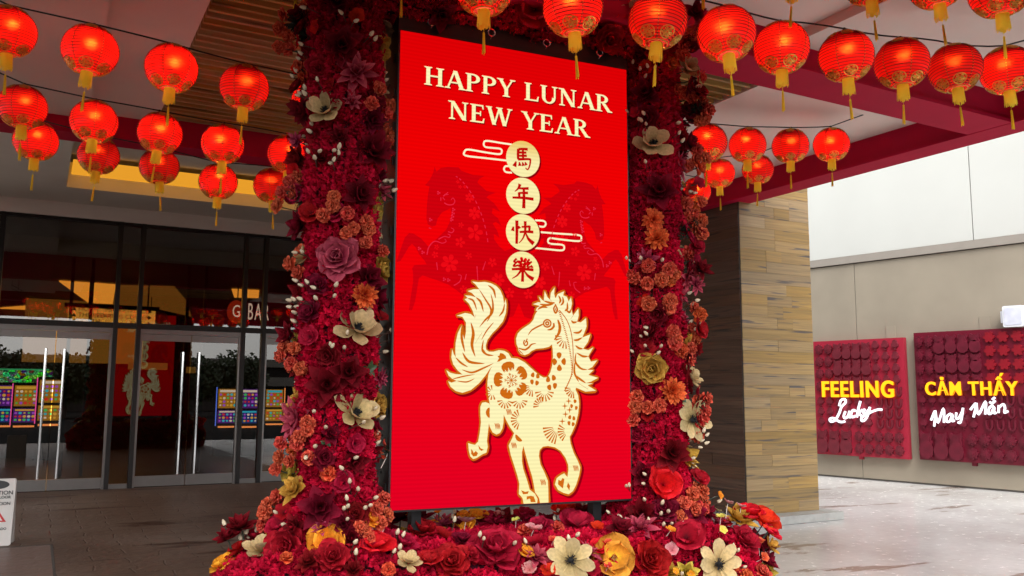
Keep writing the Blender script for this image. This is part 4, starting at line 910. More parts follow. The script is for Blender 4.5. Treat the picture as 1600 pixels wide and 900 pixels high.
tag(A3.done('stamen_print', LM['brown']), kind='stuff')
A.poly([h5(p) for p in [(478, 575), (500, 580), (520, 598), (524, 618), (500, 622), (470, 640), (455, 640), (470, 615), (458, 600), (472, 595)]])
# small blossoms, petals only
for (x, y, f, r_, ph, n_) in ((735, 768, h5, 48, 2.2, 4), (858, 795, h5, 55, 1.0, 4), (915, 640, h5, 62, 1.6, 4), (975, 148, h6, 36, 1.3, 3), (955, 258, h6, 38, .6, 4)):
    c = f((x, y)); rr = abs(f((x + r_, y))[0] - c[0]); A.petals(c, rr, n_, ph=ph, ri=.3, wd=.5, squash=.8)
# fans of slim petals
def fan(x, y, f, r_, a0, a1, n_=6):
    c = f((x, y)); rr = abs(f((x + r_, y))[0] - c[0])
    for k in range(n_):
        t = R(a0 + (a1 - a0) * k / (n_ - 1)); A.stroke([(c[0] + rr * .35 * math.cos(t), c[1] + rr * .35 * math.sin(t)), (c[0] + rr * math.cos(t), c[1] + rr * math.sin(t))], .003, .012)
for v in ((960, 460, h5, 75, 175, 275), (400, 60, h6, 48, 100, 290, 7), (490, 112, h6, 56, 190, 340, 7), (590, 112, h6, 56, 200, 350, 7), (680, 20, h6, 62, 170, 270), (720, 55, h6, 0.1, 0, 1, 2), (765, 50, h6, 66, 190, 350, 8), (745, 155, h6, 58, 85, 185, 6), (970, 30, h6, 62, 180, 270, 6), (595, 250, h6, 66, 110, 250, 8), (860, 275, h6, 0.1, 0, 1, 2), (860, 320, h6, 0.1, 0, 1, 2), (865, 300, h6, 110, 185, 255, 1 + 6), (930, 330, h6, 72, 150, 235, 6)):
    if v[3] > 1: fan(*v)
for x, y in ((935, 120), (908, 155), (942, 182), (913, 212), (890, 262)):
    c = h6((x, y)); A.poly([(c[0] + r_ * math.cos(R(t)), c[1] + r_ * math.sin(R(t))) for t, r_ in [(45 * k, .024 if k % 2 == 0 else .006) for k in range(8)]])
for base in ((505, 195), (540, 430), (425, 295), (745, 690), (975, 590)):
    for k in range(4): st5([(base[0] + k * 9 - 10, base[1] - 20), (base[0] + k * 9 - 2, base[1]), (base[0] + k * 9, base[1] + 22)], 1, 1, 3, f=h6)
st5([(378, 165), (366, 200), (378, 238)], 1, 1, 12, f=h6); st5([(562, 355), (580, 385), (608, 400)], 1, 1, 12, f=h6)
for hoof in ([(250, 455), (262, 470), (268, 485), (282, 470), (298, 485), (290, 505), (265, 510), (250, 490)], [(640, 790), (668, 785), (690, 790), (704, 830), (668, 830), (664, 805), (640, 812)], [(862, 672), (880, 680), (892, 660), (905, 668), (895, 735), (860, 705)], [(300, 430), (318, 452), (340, 462), (322, 470), (306, 458)], [(600, 745), (630, 758), (655, 752), (648, 772), (615, 775)], [(930, 690), (945, 715), (940, 748), (922, 720)]):
    A.poly(clip_poly([h6(p) for p in hoof]))
tag(A.done('horse_detail_print', LM['brown']), kind='stuff')
# same artwork on the rear face
for o in list(scr.children):
    if o.name.split('.')[0].endswith(('print', 'shadow', 'face')):
        c = o.copy(); COL.objects.link(c); c.parent = scr; c.rotation_euler = (0, 0, math.pi); c.location = (0, THK, 0)
# steel frame that carries the display
SL = lambda u, v, z=0.0: Vector((SC.x, SC.y, 0)) + sdir * u + Vector((-sdir.y, sdir.x, 0)) * v + Vector((0, 0, z))
stand = tag(empty('display_stand', SL(0, THK / 2)), 'black steel legs under the glowing red screen, mostly hidden by flowers', 'stand')
for u in (-.62, .62):
    m_ = MB(); m_.box(u - .03, u + .03, THK / 2 - .04, THK / 2 + .04, .012, Z0 - .014, T=lambda v: SL(v.x, v.y, v.z)); m_.v = [tuple(Vector(v) - stand.location) for v in m_.v]; m_.obj('leg', M['black'], stand)
m_ = MB(); m_.box(-.75, .75, THK / 2 - .25, THK / 2 + .25, 0.001, .011, T=lambda v: SL(v.x, v.y, v.z)); m_.v = [tuple(Vector(v) - stand.location) for v in m_.v]; m_.obj('base_plate', M['black'], stand)
# ------------------------------------------------------------------ floral arch
def petalmat(name, base, mid, tip, rough=.7, trans=.2, vary=.25, dark=None):
    m, nt, p = newmat(name)
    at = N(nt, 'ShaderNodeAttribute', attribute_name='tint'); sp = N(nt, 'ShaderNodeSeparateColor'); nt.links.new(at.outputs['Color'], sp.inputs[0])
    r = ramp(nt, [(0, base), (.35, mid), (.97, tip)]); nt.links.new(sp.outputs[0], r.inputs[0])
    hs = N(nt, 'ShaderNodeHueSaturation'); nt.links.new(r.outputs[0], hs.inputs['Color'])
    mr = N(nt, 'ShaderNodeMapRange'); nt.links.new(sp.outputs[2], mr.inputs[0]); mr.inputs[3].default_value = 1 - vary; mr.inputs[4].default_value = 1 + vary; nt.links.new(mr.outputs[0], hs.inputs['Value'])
    oi = N(nt, 'ShaderNodeObjectInfo'); m2 = N(nt, 'ShaderNodeMapRange'); nt.links.new(oi.outputs['Random'], m2.inputs[0]); m2.inputs[3].default_value = .496; m2.inputs[4].default_value = .512; nt.links.new(m2.outputs[0], hs.inputs['Hue'])
    # veins along each petal
    tc = N(nt, 'ShaderNodeTexCoord'); no = N(nt, 'ShaderNodeTexNoise'); no.inputs['Scale'].default_value = 9; no.inputs['Detail'].default_value = 3; nt.links.new(tc.outputs['Object'], no.inputs['Vector'])
    r2 = ramp(nt, [(.3, (.78, .78, .78)), (.7, (1.1, 1.1, 1.1))]); nt.links.new(no.outputs[0], r2.inputs[0])
    mx = N(nt, 'ShaderNodeMix', data_type='RGBA', blend_type='MULTIPLY'); mx.inputs[0].default_value = 1; nt.links.new(hs.outputs[0], mx.inputs[6]); nt.links.new(r2.outputs[0], mx.inputs[7])
    nt.links.new(mx.outputs[2], p.inputs['Base Color']); p.inputs['Roughness'].default_value = rough; p.inputs['Specular IOR Level'].default_value = .12
    tr = N(nt, 'ShaderNodeBsdfTranslucent'); nt.links.new(mx.outputs[2], tr.inputs[0]); ms = N(nt, 'ShaderNodeMixShader'); ms.inputs[0].default_value = trans
    nt.links.new(p.outputs[0], ms.inputs[1]); nt.links.new(tr.outputs[0], ms.inputs[2]); nt.links.new(ms.outputs[0], nt.nodes['Material Output'].inputs[0])
    return m
PM = {
 'cream': petalmat('cream_petal', (.20, .13, .045), (.50, .36, .165), (.60, .46, .25)),
 'tan': petalmat('tan_petal', (.26, .14, .07), (.50, .32, .19), (.60, .42, .27)),
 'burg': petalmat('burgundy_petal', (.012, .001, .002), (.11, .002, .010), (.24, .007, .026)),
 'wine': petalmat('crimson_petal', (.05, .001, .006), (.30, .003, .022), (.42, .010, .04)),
 'rose': petalmat('rose_petal', (.10, .006, .025), (.34, .025, .075), (.58, .10, .16)),
 'gold': petalmat('gold_petal', (.16, .07, .012), (.48, .24, .03), (.62, .36, .07)),
 'mustard': petalmat('mustard_petal', (.20, .13, .015), (.45, .31, .035), (.60, .45, .08)),
 'orange': petalmat('orange_petal', (.55, .16, .01), (.80, .24, .015), (.85, .34, .03)),
 'amber': petalmat('amber_petal', (.78, .62, .03), (.72, .28, .03), (.62, .22, .035)),
 'red': petalmat('scarlet_petal', (.30, .0, .01), (.62, .006, .02), (.75, .015, .04), trans=.3),
 'coral': petalmat('coral_petal', (.30, .006, .008), (.58, .024, .018), (.80, .13, .08)),
 'dahlia': petalmat('red_orange_petal', (.34, .01, .01), (.64, .035, .015), (.80, .13, .05)),
 'pink': petalmat('pink_petal', (.55, .12, .14), (.75, .25, .27), (.80, .40, .40), trans=.3),
 'yellow': petalmat('yellow_petal', (.70, .55, .05), (.82, .70, .12), (.85, .75, .2), trans=.3),
 'carpet': petalmat('crimson_moss_petal', (.09, .001, .007), (.42, .001, .024), (.60, .005, .042), rough=.75, vary=.45, trans=.12),
}
def petal(mb, L, W, tilt, az, curl=.5, cup=.3, pt=0.0, ruf=0.0, r0=.05, z0=0.0, nu=5, nv=4, rn=None, notch=0.0, twist=0.0):
    rn = rn or rnd; ph = rn.random() * 6; rv = rn.random(); vs = []; t = []
    x, z = r0, z0; ca, sa = math.cos(az), math.sin(az); ctr = []
    us = [1 - (1 - i / nu) ** 1.5 for i in range(nu + 1)] if pt == 0 else [i / nu for i in range(nu + 1)]
    for i in range(nu + 1):
        u = us[i]; an = tilt + curl * (u - .3)
        ctr.append((x, z, an)); du = (us[i + 1] - u) if i < nu else 0; x += math.sin(an) * L * du; z += math.cos(an) * L * du
    for i in range(nu + 1):
        u = us[i]; x, z, an = ctr[i]
        if pt > 0: wd = W * (math.sin(math.pi * min(1, (.12 + .88 * u)) ** (1.0)) ** .75) * (1 - .25 * u) if u < 1 else W * .03
        else: wd = W * (.16 + .84 * math.sin(math.pi * .5 * min(1, u * 1.5))) * (1 if u < .6 else max(.10, math.sqrt(max(0, 1 - ((u - .6) / .4) ** 2.3))))
        for j in range(nv + 1):
            v = 2 * j / nv - 1
            off = cup * wd * v * v + ruf * math.sin(v * 5 + ph + u * 3) * u * u * L + twist * v * u * wd
            X = x - math.cos(an) * off - math.sin(an) * notch * L * (1 if (i == nu and abs(v) < .2) else 0)
            Z = z + math.sin(an) * off
            Y = wd * v
            vs.append((X * ca - Y * sa, X * sa + Y * ca, Z)); t.append((min(1, u * (.85 + .15 * abs(v)) + .12 * (abs(v) > .9)), abs(v), rv, 1))
    fs = [(i * (nv + 1) + j, (i + 1) * (nv + 1) + j, (i + 1) * (nv + 1) + j + 1, i * (nv + 1) + j + 1) for i in range(nu) for j in range(nv)]
    mb.add(vs, fs, 0, t)
def ring(mb, n, rn, L, W, tilt, dt=.12, ph=0.0, **kw):
    for k in range(n):
        petal(mb, L * rn.uniform(.86, 1.12), W * rn.uniform(.85, 1.15), R(tilt) + rn.uniform(-dt, dt), ph + 2 * math.pi * k / n + rn.uniform(-.15, .15), rn=rn, **kw)
def fl_magnolia(rn):      # eight broad cupped petals
    m = MB(); ring(m, 5, rn, .95, .34, rn.uniform(60, 72), curl=-.5, cup=.35, r0=.07); ring(m, 4, rn, .82, .30, rn.uniform(34, 46), ph=.5, curl=-.4, cup=.45, r0=.05, z0=.04); return m
def fl_openmag(rn):
    m = MB(); ring(m, 8, rn, .95, .27, 74, curl=-.25, cup=.25, r0=.08, dt=.2); return m
def fl_lotus(rn):
    m = MB(); ring(m, 6, rn, 1.0, .33, 70, curl=-.45, cup=.5, pt=1, r0=.06, dt=.28, nu=6); ring(m, 5, rn, .88, .31, 48, ph=.4, curl=-.6, cup=.6, pt=1, r0=.05, z0=.03, dt=.2, nu=6); ring(m, 4, rn, .66, .26, 20, ph=.9, curl=-.3, cup=.8, pt=1, r0=.04, z0=.05, nu=5); return m
def fl_dahlia(rn):
    m = MB(); ring(m, 8, rn, 1.0, .22, 74, curl=-.2, cup=.6, pt=1, r0=.06, dt=.25, twist=.3); ring(m, 7, rn, .82, .20, 52, ph=.3, curl=-.3, cup=.7, pt=1, r0=.05, z0=.03, dt=.25); ring(m, 5, rn, .58, .17, 25, ph=.3, curl=-.3, cup=.7, pt=1, r0=.04, z0=.04); return m
def fl_peony(rn):
    m = MB()
    for n, L, W, ti, z in ((6, .95, .45, 80, 0), (6, .85, .40, 60, .03), (5, .68, .36, 40, .06), (4, .5, .3, 20, .09), (3, .36, .22, 6, .1)):
        ring(m, n, rn, L, W, ti, ph=rn.random() * 3, curl=-.5, cup=.45, ruf=.07, r0=.05, z0=z, dt=.2)
    return m
def fl_poppy(rn):
    m = MB(); ring(m, 4, rn, .95, .62, 70, curl=-.35, cup=.22, ruf=.11, r0=.03, nu=6, nv=8, dt=.15); ring(m, 3, rn, .75, .5, 48, ph=.7, curl=-.5, cup=.3, ruf=.12, r0=.03, z0=.02, nu=5, nv=8); return m
def fl_carnation(rn):
    m = MB()
    for n, L, ti, z in ((9, .9, 95, .0), (9, .9, 70, .1), (8, .85, 48, .15), (6, .75, 28, .2), (4, .65, 10, .2)):
        ring(m, n, rn, L, .34, ti, ph=rn.random() * 3, curl=-.2, cup=.15, ruf=.14, r0=.06, z0=z, nu=3, nv=4, dt=.2, notch=.12)
    return m
def fl_pom(rn):
    m = MB()
    for n, L, ti, z in ((13, .95, 88, .0), (12, .9, 66, .08), (10, .8, 45, .12), (7, .65, 25, .15)):
        ring(m, n, rn, L, .16, ti, ph=rn.random() * 3, curl=-.3, cup=.3, ruf=.06, r0=.06, z0=z, nu=3, nv=2, dt=.2)
    return m
def fl_small(rn):
    m = MB(); ring(m, 5, rn, .9, .45, 62, curl=-.3, cup=.3, ruf=.08, r0=.05, nu=3, nv=4); return m
BUILD = {'magnolia': fl_magnolia, 'openmag': fl_openmag, 'lotus': fl_lotus, 'dahlia': fl_dahlia, 'peony': fl_peony, 'poppy': fl_poppy, 'carnation': fl_carnation, 'pompom': fl_pom, 'small': fl_small}
NAMES = {'magnolia': 'magnolia', 'openmag': 'magnolia', 'lotus': 'lotus_flower', 'dahlia': 'dahlia', 'peony': 'peony', 'poppy': 'poppy', 'carnation': 'carnation', 'pompom': 'pompom_flower', 'small': 'small_blossom'}
FC = {}
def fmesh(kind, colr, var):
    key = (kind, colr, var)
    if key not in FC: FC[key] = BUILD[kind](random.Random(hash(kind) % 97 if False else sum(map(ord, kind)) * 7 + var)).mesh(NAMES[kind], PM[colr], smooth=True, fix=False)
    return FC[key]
_c = MB(); _r = random.Random(5); _c.sphere((0, 0, .10), .13, 8, 5)
for i in range(46):
    t, q = _r.uniform(0, 6.28), _r.uniform(.05, 1.0); d = Vector((math.cos(t) * q, math.sin(t) * q, math.sqrt(max(0, 1.05 - q * q))))
    _c.tube([(0, 0, .08), tuple(d * .26 + Vector((0, 0, .08)))], [.012, .018], 3)
CEN = _c.mesh('stamen_centre', M['blackfuzz'], smooth=False)
_c = MB(); _r = random.Random(6)
for i in range(26):
    t, q = _r.uniform(0, 6.28), _r.uniform(.05, .7); d = Vector((math.cos(t) * q, math.sin(t) * q, 1)).normalized()
    _c.tube([(0, 0, .02), tuple(d * .24)], [.010, .02], 3)
CENY = _c.mesh('stamen_centre', simple('ochre_stamen', (.35, .22, .04), .7), smooth=False)

# core shape: two flower-covered columns, top beam, base -------------------
uL, uR = -HALF - .31, HALF + .255
VC = THK / 2 - .02
CR = .165
BASE_Z = .70
cores = []
def core_column(u):
    m = MB(); n = 18; prof = []
    for z in [i * .12 for i in range(int(4.02 / .12) + 1)] + [4.02]:
        fl = .32 * max(0, (1.22 - z)) ** 1.6 if z < 1.22 else 0
        prof.append((CR + min(fl, .42), z))
    m.lathe(prof, n); m.v = [tuple(SL(x + u, y + VC, z)) for x, y, z in m.v]; return m
def core_base():
    m = MB(); secs = []; L = HALF + 1.0; n = 20
    for i in range(29):
        s = -1 + 2 * i / 28; u = s * L; k = (1 - abs(s) ** 6) ** .45 if abs(s) < 1 else 0
        k = max(k, .02); rise = .06 * math.exp(-((abs(u) - abs(uL)) / .3) ** 2)
        sec = []
        for j in range(n):
            t = 2 * math.pi * j / n; cx_, cz_ = math.cos(t), math.sin(t)
            px_ = math.copysign(abs(cx_) ** .6, cx_) * (.44) * k; pz = math.copysign(abs(cz_) ** .6, cz_) * ((BASE_Z + rise) / 2 * (.55 + .45 * k)) 
            sec.append(SL(u, VC + px_ - .02, max(.01, pz + (BASE_Z + rise) / 2 * (.62 + .38 * k))))
        secs += sec
    fs = [(i * n + j, i * n + (j + 1) % n, (i + 1) * n + (j + 1) % n, (i + 1) * n + j) for i in range(28) for j in range(n)]
    fs += [tuple(range(n)), tuple(28 * n + j for j in range(n))]
    m.add(secs, fs); return m
TB = 4.14
def core_top():
    m = MB(); n = 16; m.tube([SL(uL - .16 + (uR - uL + .32) * i / 20, VC, TB + .02 * math.sin(i)) for i in range(21)], CR, n); return m
arch = tag(empty('floral_arch', SL(0, VC), 0), 'arch of crimson artificial flowers wrapped round the glowing red screen, with a thick flower base', 'flower arch')
cm = core_column(uL), core_column(uR), core_base(), core_top()
M['corem'] = simple('crimson_core', (.07, .002, .014), .9, var=.3, scale=20)
allc = MB()
for c_ in cm: allc.add(c_.v, c_.f)
bvh = BVHTree.FromPolygons([Vector(v) for v in allc.v], allc.f)
nmc = ['column_core', 'column_core', 'base_core', 'top_core']
bvs = []
for c_, nm_ in zip(cm, nmc):
    bvs.append(BVHTree.FromPolygons([Vector(v) for v in c_.v], c_.f))
    o = c_.obj(nm_, M['corem'], arch, smooth=True); o.location = -arch.location
# carpet of small petals, as one mesh --------------------------------------
rs = np.random.RandomState(11)
def sample(c_, dens, dback):
    P, Nn = [], []
    cen = Vector((0, 0, 0))
    for f in c_.f:
        vs = [Vector(c_.v[i]) for i in f]
        tris = [(vs[0], vs[i], vs[i + 1]) for i in range(1, len(vs) - 1)]
        for a, b, c in tris:
            nrm = (b - a).cross(c - a); ar = nrm.length / 2
            if ar < 1e-7: continue
            nrm.normalize(); ce = (a + b + c) / 3
            hit = c_.bv.find_nearest(ce); 
            if c_.inside is not None and nrm.dot(ce - c_.inside(ce)) < 0: nrm = -nrm
            front = nrm.dot(EYE - ce) > -.15 * (EYE - ce).length
            nn = ar * (dens if front else dback); nn = int(nn) + (rs.rand() < nn % 1)
            for _ in range(nn):
                r1, r2 = rs.rand(), rs.rand()
                if r1 + r2 > 1: r1, r2 = 1 - r1, 1 - r2
                P.append(a + (b - a) * r1 + (c - a) * r2); Nn.append(nrm)
    return P, Nn
cenf = [lambda p: Vector((SL(uL, VC).x, SL(uL, VC).y, p.z)), lambda p: Vector((SL(uR, VC).x, SL(uR, VC).y, p.z)),
        lambda p: (lambda q: Vector((q.x, q.y, .35)))(SL(max(-1.4, min(1.4, (p - SC).dot(sdir))), VC)), lambda p: SL((p - SC).dot(sdir), VC, TB)]
def inside_any(p, skip):
    for k, b in enumerate(bvs):
        if k == skip: continue
        h = b.find_nearest(p)
        if h[0] is not None and (p - h[0]).dot(p - cenf[k](p)) < 0 and (h[0] - p).length > .01 and (p - cenf[k](p)).length < (h[0] - cenf[k](p)).length: return True
    return False
AP, AN_ = [], []
for k, c_ in enumerate(cm):
    c_.bv = bvs[k]; c_.inside = cenf[k]
    P_, N_ = sample(c_, [13500, 13500, 11000, 9000][k], 4000)
    for p, n_ in zip(P_, N_):
        if p.z < .03 or inside_any(p, k): continue
        AP.append(p); AN_.append(n_)
AP = np.array([tuple(p) for p in AP]); AN_ = np.array([tuple(p) for p in AN_]); NP = len(AP); print('CARPET', NP)
# lumpy clusters: nearest of random cluster centres
ci = rs.randint(0, NP, 520); cc_ = AP[ci]; dmin = np.full(NP, 9.0); cid = np.zeros(NP, int)
for s_ in range(0, NP, 4000):
    d = np.linalg.norm(AP[s_:s_ + 4000, None, :] - cc_[None], axis=2); dmin[s_:s_ + 4000] = d.min(1); cid[s_:s_ + 4000] = d.argmin(1)
lump = np.sqrt(np.clip(1 - (dmin / .15) ** 2, 0, 1))
csz = .4 + .6 * rs.rand(520); tone = rs.rand(520)
off = (lump * csz[cid] * .045 + .010 + rs.rand(NP) * .020)
pos = AP + AN_ * off[:, None]
dirn = AN_ * .75 + rs.randn(NP, 3) * .55 + (AP - cc_[cid]) * 3.0; dirn /= np.linalg.norm(dirn, axis=1)[:, None]
tan = np.cross(dirn, rs.randn(NP, 3)); tan /= np.linalg.norm(tan, axis=1)[:, None]; bit = np.cross(dirn, tan)
L_ = (.014 + .015 * rs.rand(NP))[:, None]; W_ = (.008 + .008 * rs.rand(NP))[:, None]
base_ = pos - dirn * .012
v0 = base_; v1 = base_ + dirn * L_ * .9 + tan * W_ * 1.2 + bit * L_ * .3; v2 = base_ + dirn * L_ * 1.5 + bit * L_ * .75; v3 = base_ + dirn * L_ * .9 - tan * W_ * 1.2 + bit * L_ * .3
V = np.stack([v0, v1, v2, v3], 1).reshape(-1, 3) - np.array(tuple(arch.location))
me = bpy.data.meshes.new('petal_carpet'); me.vertices.add(NP * 4); me.vertices.foreach_set('co', V.astype(np.float32).ravel())
idx = np.arange(NP)[:, None] * 4; tri = np.concatenate([idx + 0, idx + 1, idx + 2, idx + 0, idx + 2, idx + 3], 1).astype(np.int32).ravel()
me.loops.add(NP * 6); me.loops.foreach_set('vertex_index', tri); me.polygons.add(NP * 2)
me.polygons.foreach_set('loop_start', np.arange(0, NP * 6, 3, dtype=np.int32)); me.polygons.foreach_set('loop_total', np.full(NP * 2, 3, np.int32))
me.update(calc_edges=True); me.validate()
tn = np.zeros((NP, 4, 4), np.float32); tn[:, :, 3] = 1; tn[:, 0, 0] = .05; tn[:, 1, 0] = .6; tn[:, 3, 0] = .6; tn[:, 2, 0] = 1.0; tn[:, :, 2] = np.clip(.25 + .5 * tone[cid] + .3 * rs.rand(NP) - .15, 0, 1)[:, None]
at = me.color_attributes.new('tint', 'FLOAT_COLOR', 'POINT'); at.data.foreach_set('color', tn.ravel()); me.materials.append(PM['carpet'])
cp = bpy.data.objects.new('petal_carpet', me); link(cp, arch); tag(cp, kind='stuff')

# placing flowers where the photograph has them -----------------------------
frn = random.Random(21)
def surf(x, y, colhint=None):
    d = ray(x, y).normalized(); h = bvh.ray_cast(EYE, d, 30)
    if h[0] is not None:
        n = h[1] if h[1].dot(d) < 0 else -h[1]; return h[0], n, True
    best = None
    for i in range(90):
        p = EYE + d * (4.6 + i * .02); q = bvh.find_nearest(p)
        if best is None or q[3] < best[0]: best = (q[3], p, q[0])
    n = (best[1] - best[2]).normalized(); return best[1], n, False
BIG = []
def up_axis(n, p, camw, upw, jit):
    v = n * 1.0 + (EYE - p).normalized() * camw + Vector((0, 0, upw)) + Vector((frn.uniform(-1, 1), frn.uniform(-1, 1), frn.uniform(-1, 1))) * jit
    return v.normalized()
def flower(kind, col, x, y, r, camw=.5, upw=.2, jit=.25, centre=None, label=None, push=.085):
    p, n, on = surf(x, y); depth = pix(p)[2]; sz = r * depth / F * 1.0; BIG.append((x, y, r))
    if on: p = p + n * push
    o = bpy.data.objects.new(NAMES[kind], fmesh(kind, col, frn.randrange(3))); link(o, arch)
    ax = up_axis(n, p, camw, upw, jit); q = ax.to_track_quat('Z', 'Y') @ Matrix.Rotation(frn.uniform(0, 6.28), 3, 'Z').to_quaternion()
    o.rotation_mode = 'QUATERNION'; o.rotation_quaternion = q; o.scale = (sz * 1.2,) * 3; o.location = p - ax * sz * .25 - arch.location
    if centre is not None:
        c = bpy.data.objects.new('stamen_centre', centre); link(c, o)
    if not on:
        t = bvh.find_nearest(p)[0]; m_ = MB(); a0 = p - ax * sz * .25; mid = (a0 + t) / 2 - Vector((0, 0, .02)); m_.tube([tuple(a0 - arch.location), tuple(mid - arch.location), tuple(t - arch.location)], .004, 5); s_ = m_.obj('flower_stem', M['sage'], arch)
    return o
def many(kind, col, pts, r=None, **kw):
    for t in pts:
        flower(kind, col, t[0], t[1], (t[2] if len(t) > 2 else r), **kw)
many('magnolia', 'cream', [(518, 178, 29), (474, 400, 22), (547, 512, 36), (545, 643, 34), (1017, 228, 29), (1053, 398, 24)], upw=.8, centre=CEN)
many('magnolia', 'cream', [(590, 142, 20), (580, 355, 20), (1076, 106, 20), (1082, 588, 20), (632, 893, 20), (415, 880, 28)], upw=.5)
many('openmag', 'cream', [(878, 884, 32), (1103, 878, 32), (1055, 655, 28)], camw=1.1, centre=CEN, push=.13)
many('magnolia', 'tan', [(592, 25, 34), (985, 35, 26)], upw=-.3, centre=CEN)
many('magnolia', 'gold', [(593, 78, 24), (1205, 852, 15), (1203, 830, 10)], upw=-.2)
many('lotus', 'burg', [(537, 78, 30), (530, 8, 26), (473, 172, 27), (566, 236, 34), (592, 228, 22), (488, 240, 20), (552, 306, 28), (465, 352, 26), (560, 436, 26), (592, 466, 24), (470, 456, 24), (448, 524, 22), (540, 582, 28), (515, 602, 32), (458, 664, 18), (504, 796, 32), (580, 760, 22), (376, 820, 26), (355, 838, 20),
   (625, 806, 24), (655, 808, 24), (722, 818, 24), (785, 812, 24), (852, 815, 22), (960, 802, 26), (1005, 806, 24), (965, 0, 24), (1012, 150, 26), (1050, 186, 28), (1078, 222, 20), (1025, 302, 30), (1057, 578, 26), (1040, 706, 28), (1180, 852, 32), (1200, 876, 22), (685, 14, 24), (595, 845, 24), (1105, 800, 18), (968, 845, 24)])
many('peony', 'burg', [(488, 296, 28), (500, 490, 18), (905, 803, 22)])
many('dahlia', 'rose', [(552, 118, 30), (482, 652, 34), (1063, 254, 24), (998, 840, 26), (1063, 458, 26), (1062, 495, 24), (930, 814, 27), (690, 816, 24), (505, 825, 16)])
many('peony', 'rose', [(530, 405, 32), (600, 792, 14)])
many('peony', 'wine', [(465, 860, 34), (770, 872, 40), (700, 893, 28), (1007, 880, 30), (765, 812, 22), (820, 806, 20), (520, 885, 26), (625, 870, 24), (845, 845, 20), (1150, 855, 24), (405, 838, 22), (660, 850, 26), (945, 60, 22)])
many('poppy', 'red', [(1033, 757, 26), (1172, 800, 24), (1196, 812, 26), (1202, 828, 18), (1087, 822, 22), (582, 872, 27), (378, 882, 20), (882, 796, 20), (930, 870, 14)])
many('poppy', 'wine', [(902, 838, 28), (1067, 852, 27), (827, 20, 32), (1130, 815, 14), (545, 868, 20)])
many('peony', 'mustard', [(583, 326, 27), (457, 735, 25)])
many('lotus', 'mustard', [(470, 527, 20), (1197, 893, 20), (1060, 892, 18)])
many('lotus', 'gold', [(477, 766, 24), (568, 735, 25), (468, 617, 20), (455, 632, 12), (1073, 713, 26), (1155, 808, 26), (1035, 892, 16), (618, 838, 16)], upw=.4)
many('peony', 'gold', [(594, 420, 25), (1020, 577, 24), (590, 632, 20)])
many('poppy', 'orange', [(514, 849, 28), (350, 880, 24), (700, 828, 27), (745, 806, 16), (722, 806, 12), (1068, 792, 11), (640, 802, 10)], centre=CENY)
many('poppy', 'amber', [(950, 878, 33)], camw=1.2, centre=CENY)
many('pompom', 'dahlia', [(486, 357, 18), (558, 462, 19), (577, 563, 20), (575, 608, 20), (1017, 347, 16), (1022, 375, 17), (1040, 610, 19), (1134, 884, 6)])
CARN = [(442, 22), (437, 45), (450, 57), (435, 73), (450, 75), (475, 13), (467, 104), (480, 97), (490, 110), (570, 142), (565, 168), (576, 178), (592, 162), (610, 165), (598, 200), (607, 210), (606, 220), (590, 180), (452, 285), (440, 300), (456, 302), (433, 322), (465, 277),
 (526, 314), (524, 327), (519, 342), (537, 339), (557, 349), (560, 361), (546, 362), (535, 369), (556, 382), (571, 392), (582, 375), (587, 398), (452, 412), (470, 393), (438, 556), (453, 571), (470, 573), (480, 556), (460, 547), (475, 541), (483, 568), (492, 577), (487, 545), (443, 543),
 (476, 674), (490, 681), (495, 671), (487, 692), (473, 700), (497, 713), (481, 720), (468, 712), (438, 692), (436, 715), (430, 733), (460, 683), (496, 660), (572, 783), (585, 790), (565, 800), (590, 803), (577, 812), (553, 835), (570, 822), (545, 828), (592, 815), (560, 845), (600, 777),
 (432, 775), (417, 787), (432, 791), (412, 800), (423, 808), (410, 820), (450, 777), (428, 820), (1050, 80), (1048, 93), (1070, 72), (1067, 86), (1058, 140), (1052, 151), (1070, 146), (1080, 152), (1098, 160), (1107, 172), (1103, 183), (1094, 188), (1090, 233), (1087, 248), (1103, 248), (1076, 258),
 (1050, 320), (1055, 332), (1053, 344), (1068, 347), (1067, 315), (1075, 322), (1076, 336), (1083, 335), (1098, 344), (1088, 356), (1098, 365), (1077, 395), (1016, 419), (1032, 424), (1003, 437), (1040, 432), (1028, 440), (1015, 446), (997, 435), (988, 472), (1017, 477), (1033, 472), (1032, 483),
 (1038, 520), (1042, 532), (1058, 516), (1078, 515), (1060, 529), (1040, 537), (1055, 545), (1087, 530), (1076, 548), (1078, 563), (995, 628), (1007, 620), (1015, 636), (1025, 633), (990, 643), (1000, 655), (1005, 634), (1105, 622), (1092, 625), (1087, 640), (1102, 642), (1098, 652), (1093, 658),
 (1062, 775), (1070, 764), (1085, 762), (1083, 778), (1098, 765), (1100, 782), (1090, 790), (1080, 792), (1075, 801), (1064, 800), (1055, 790), (1048, 812), (1084, 802)]
for i, (x, y) in enumerate(CARN): flower('carnation', 'coral', x, y, 9.5 + frn.random() * 1.5, camw=.8, upw=.1, jit=.5, push=.11)
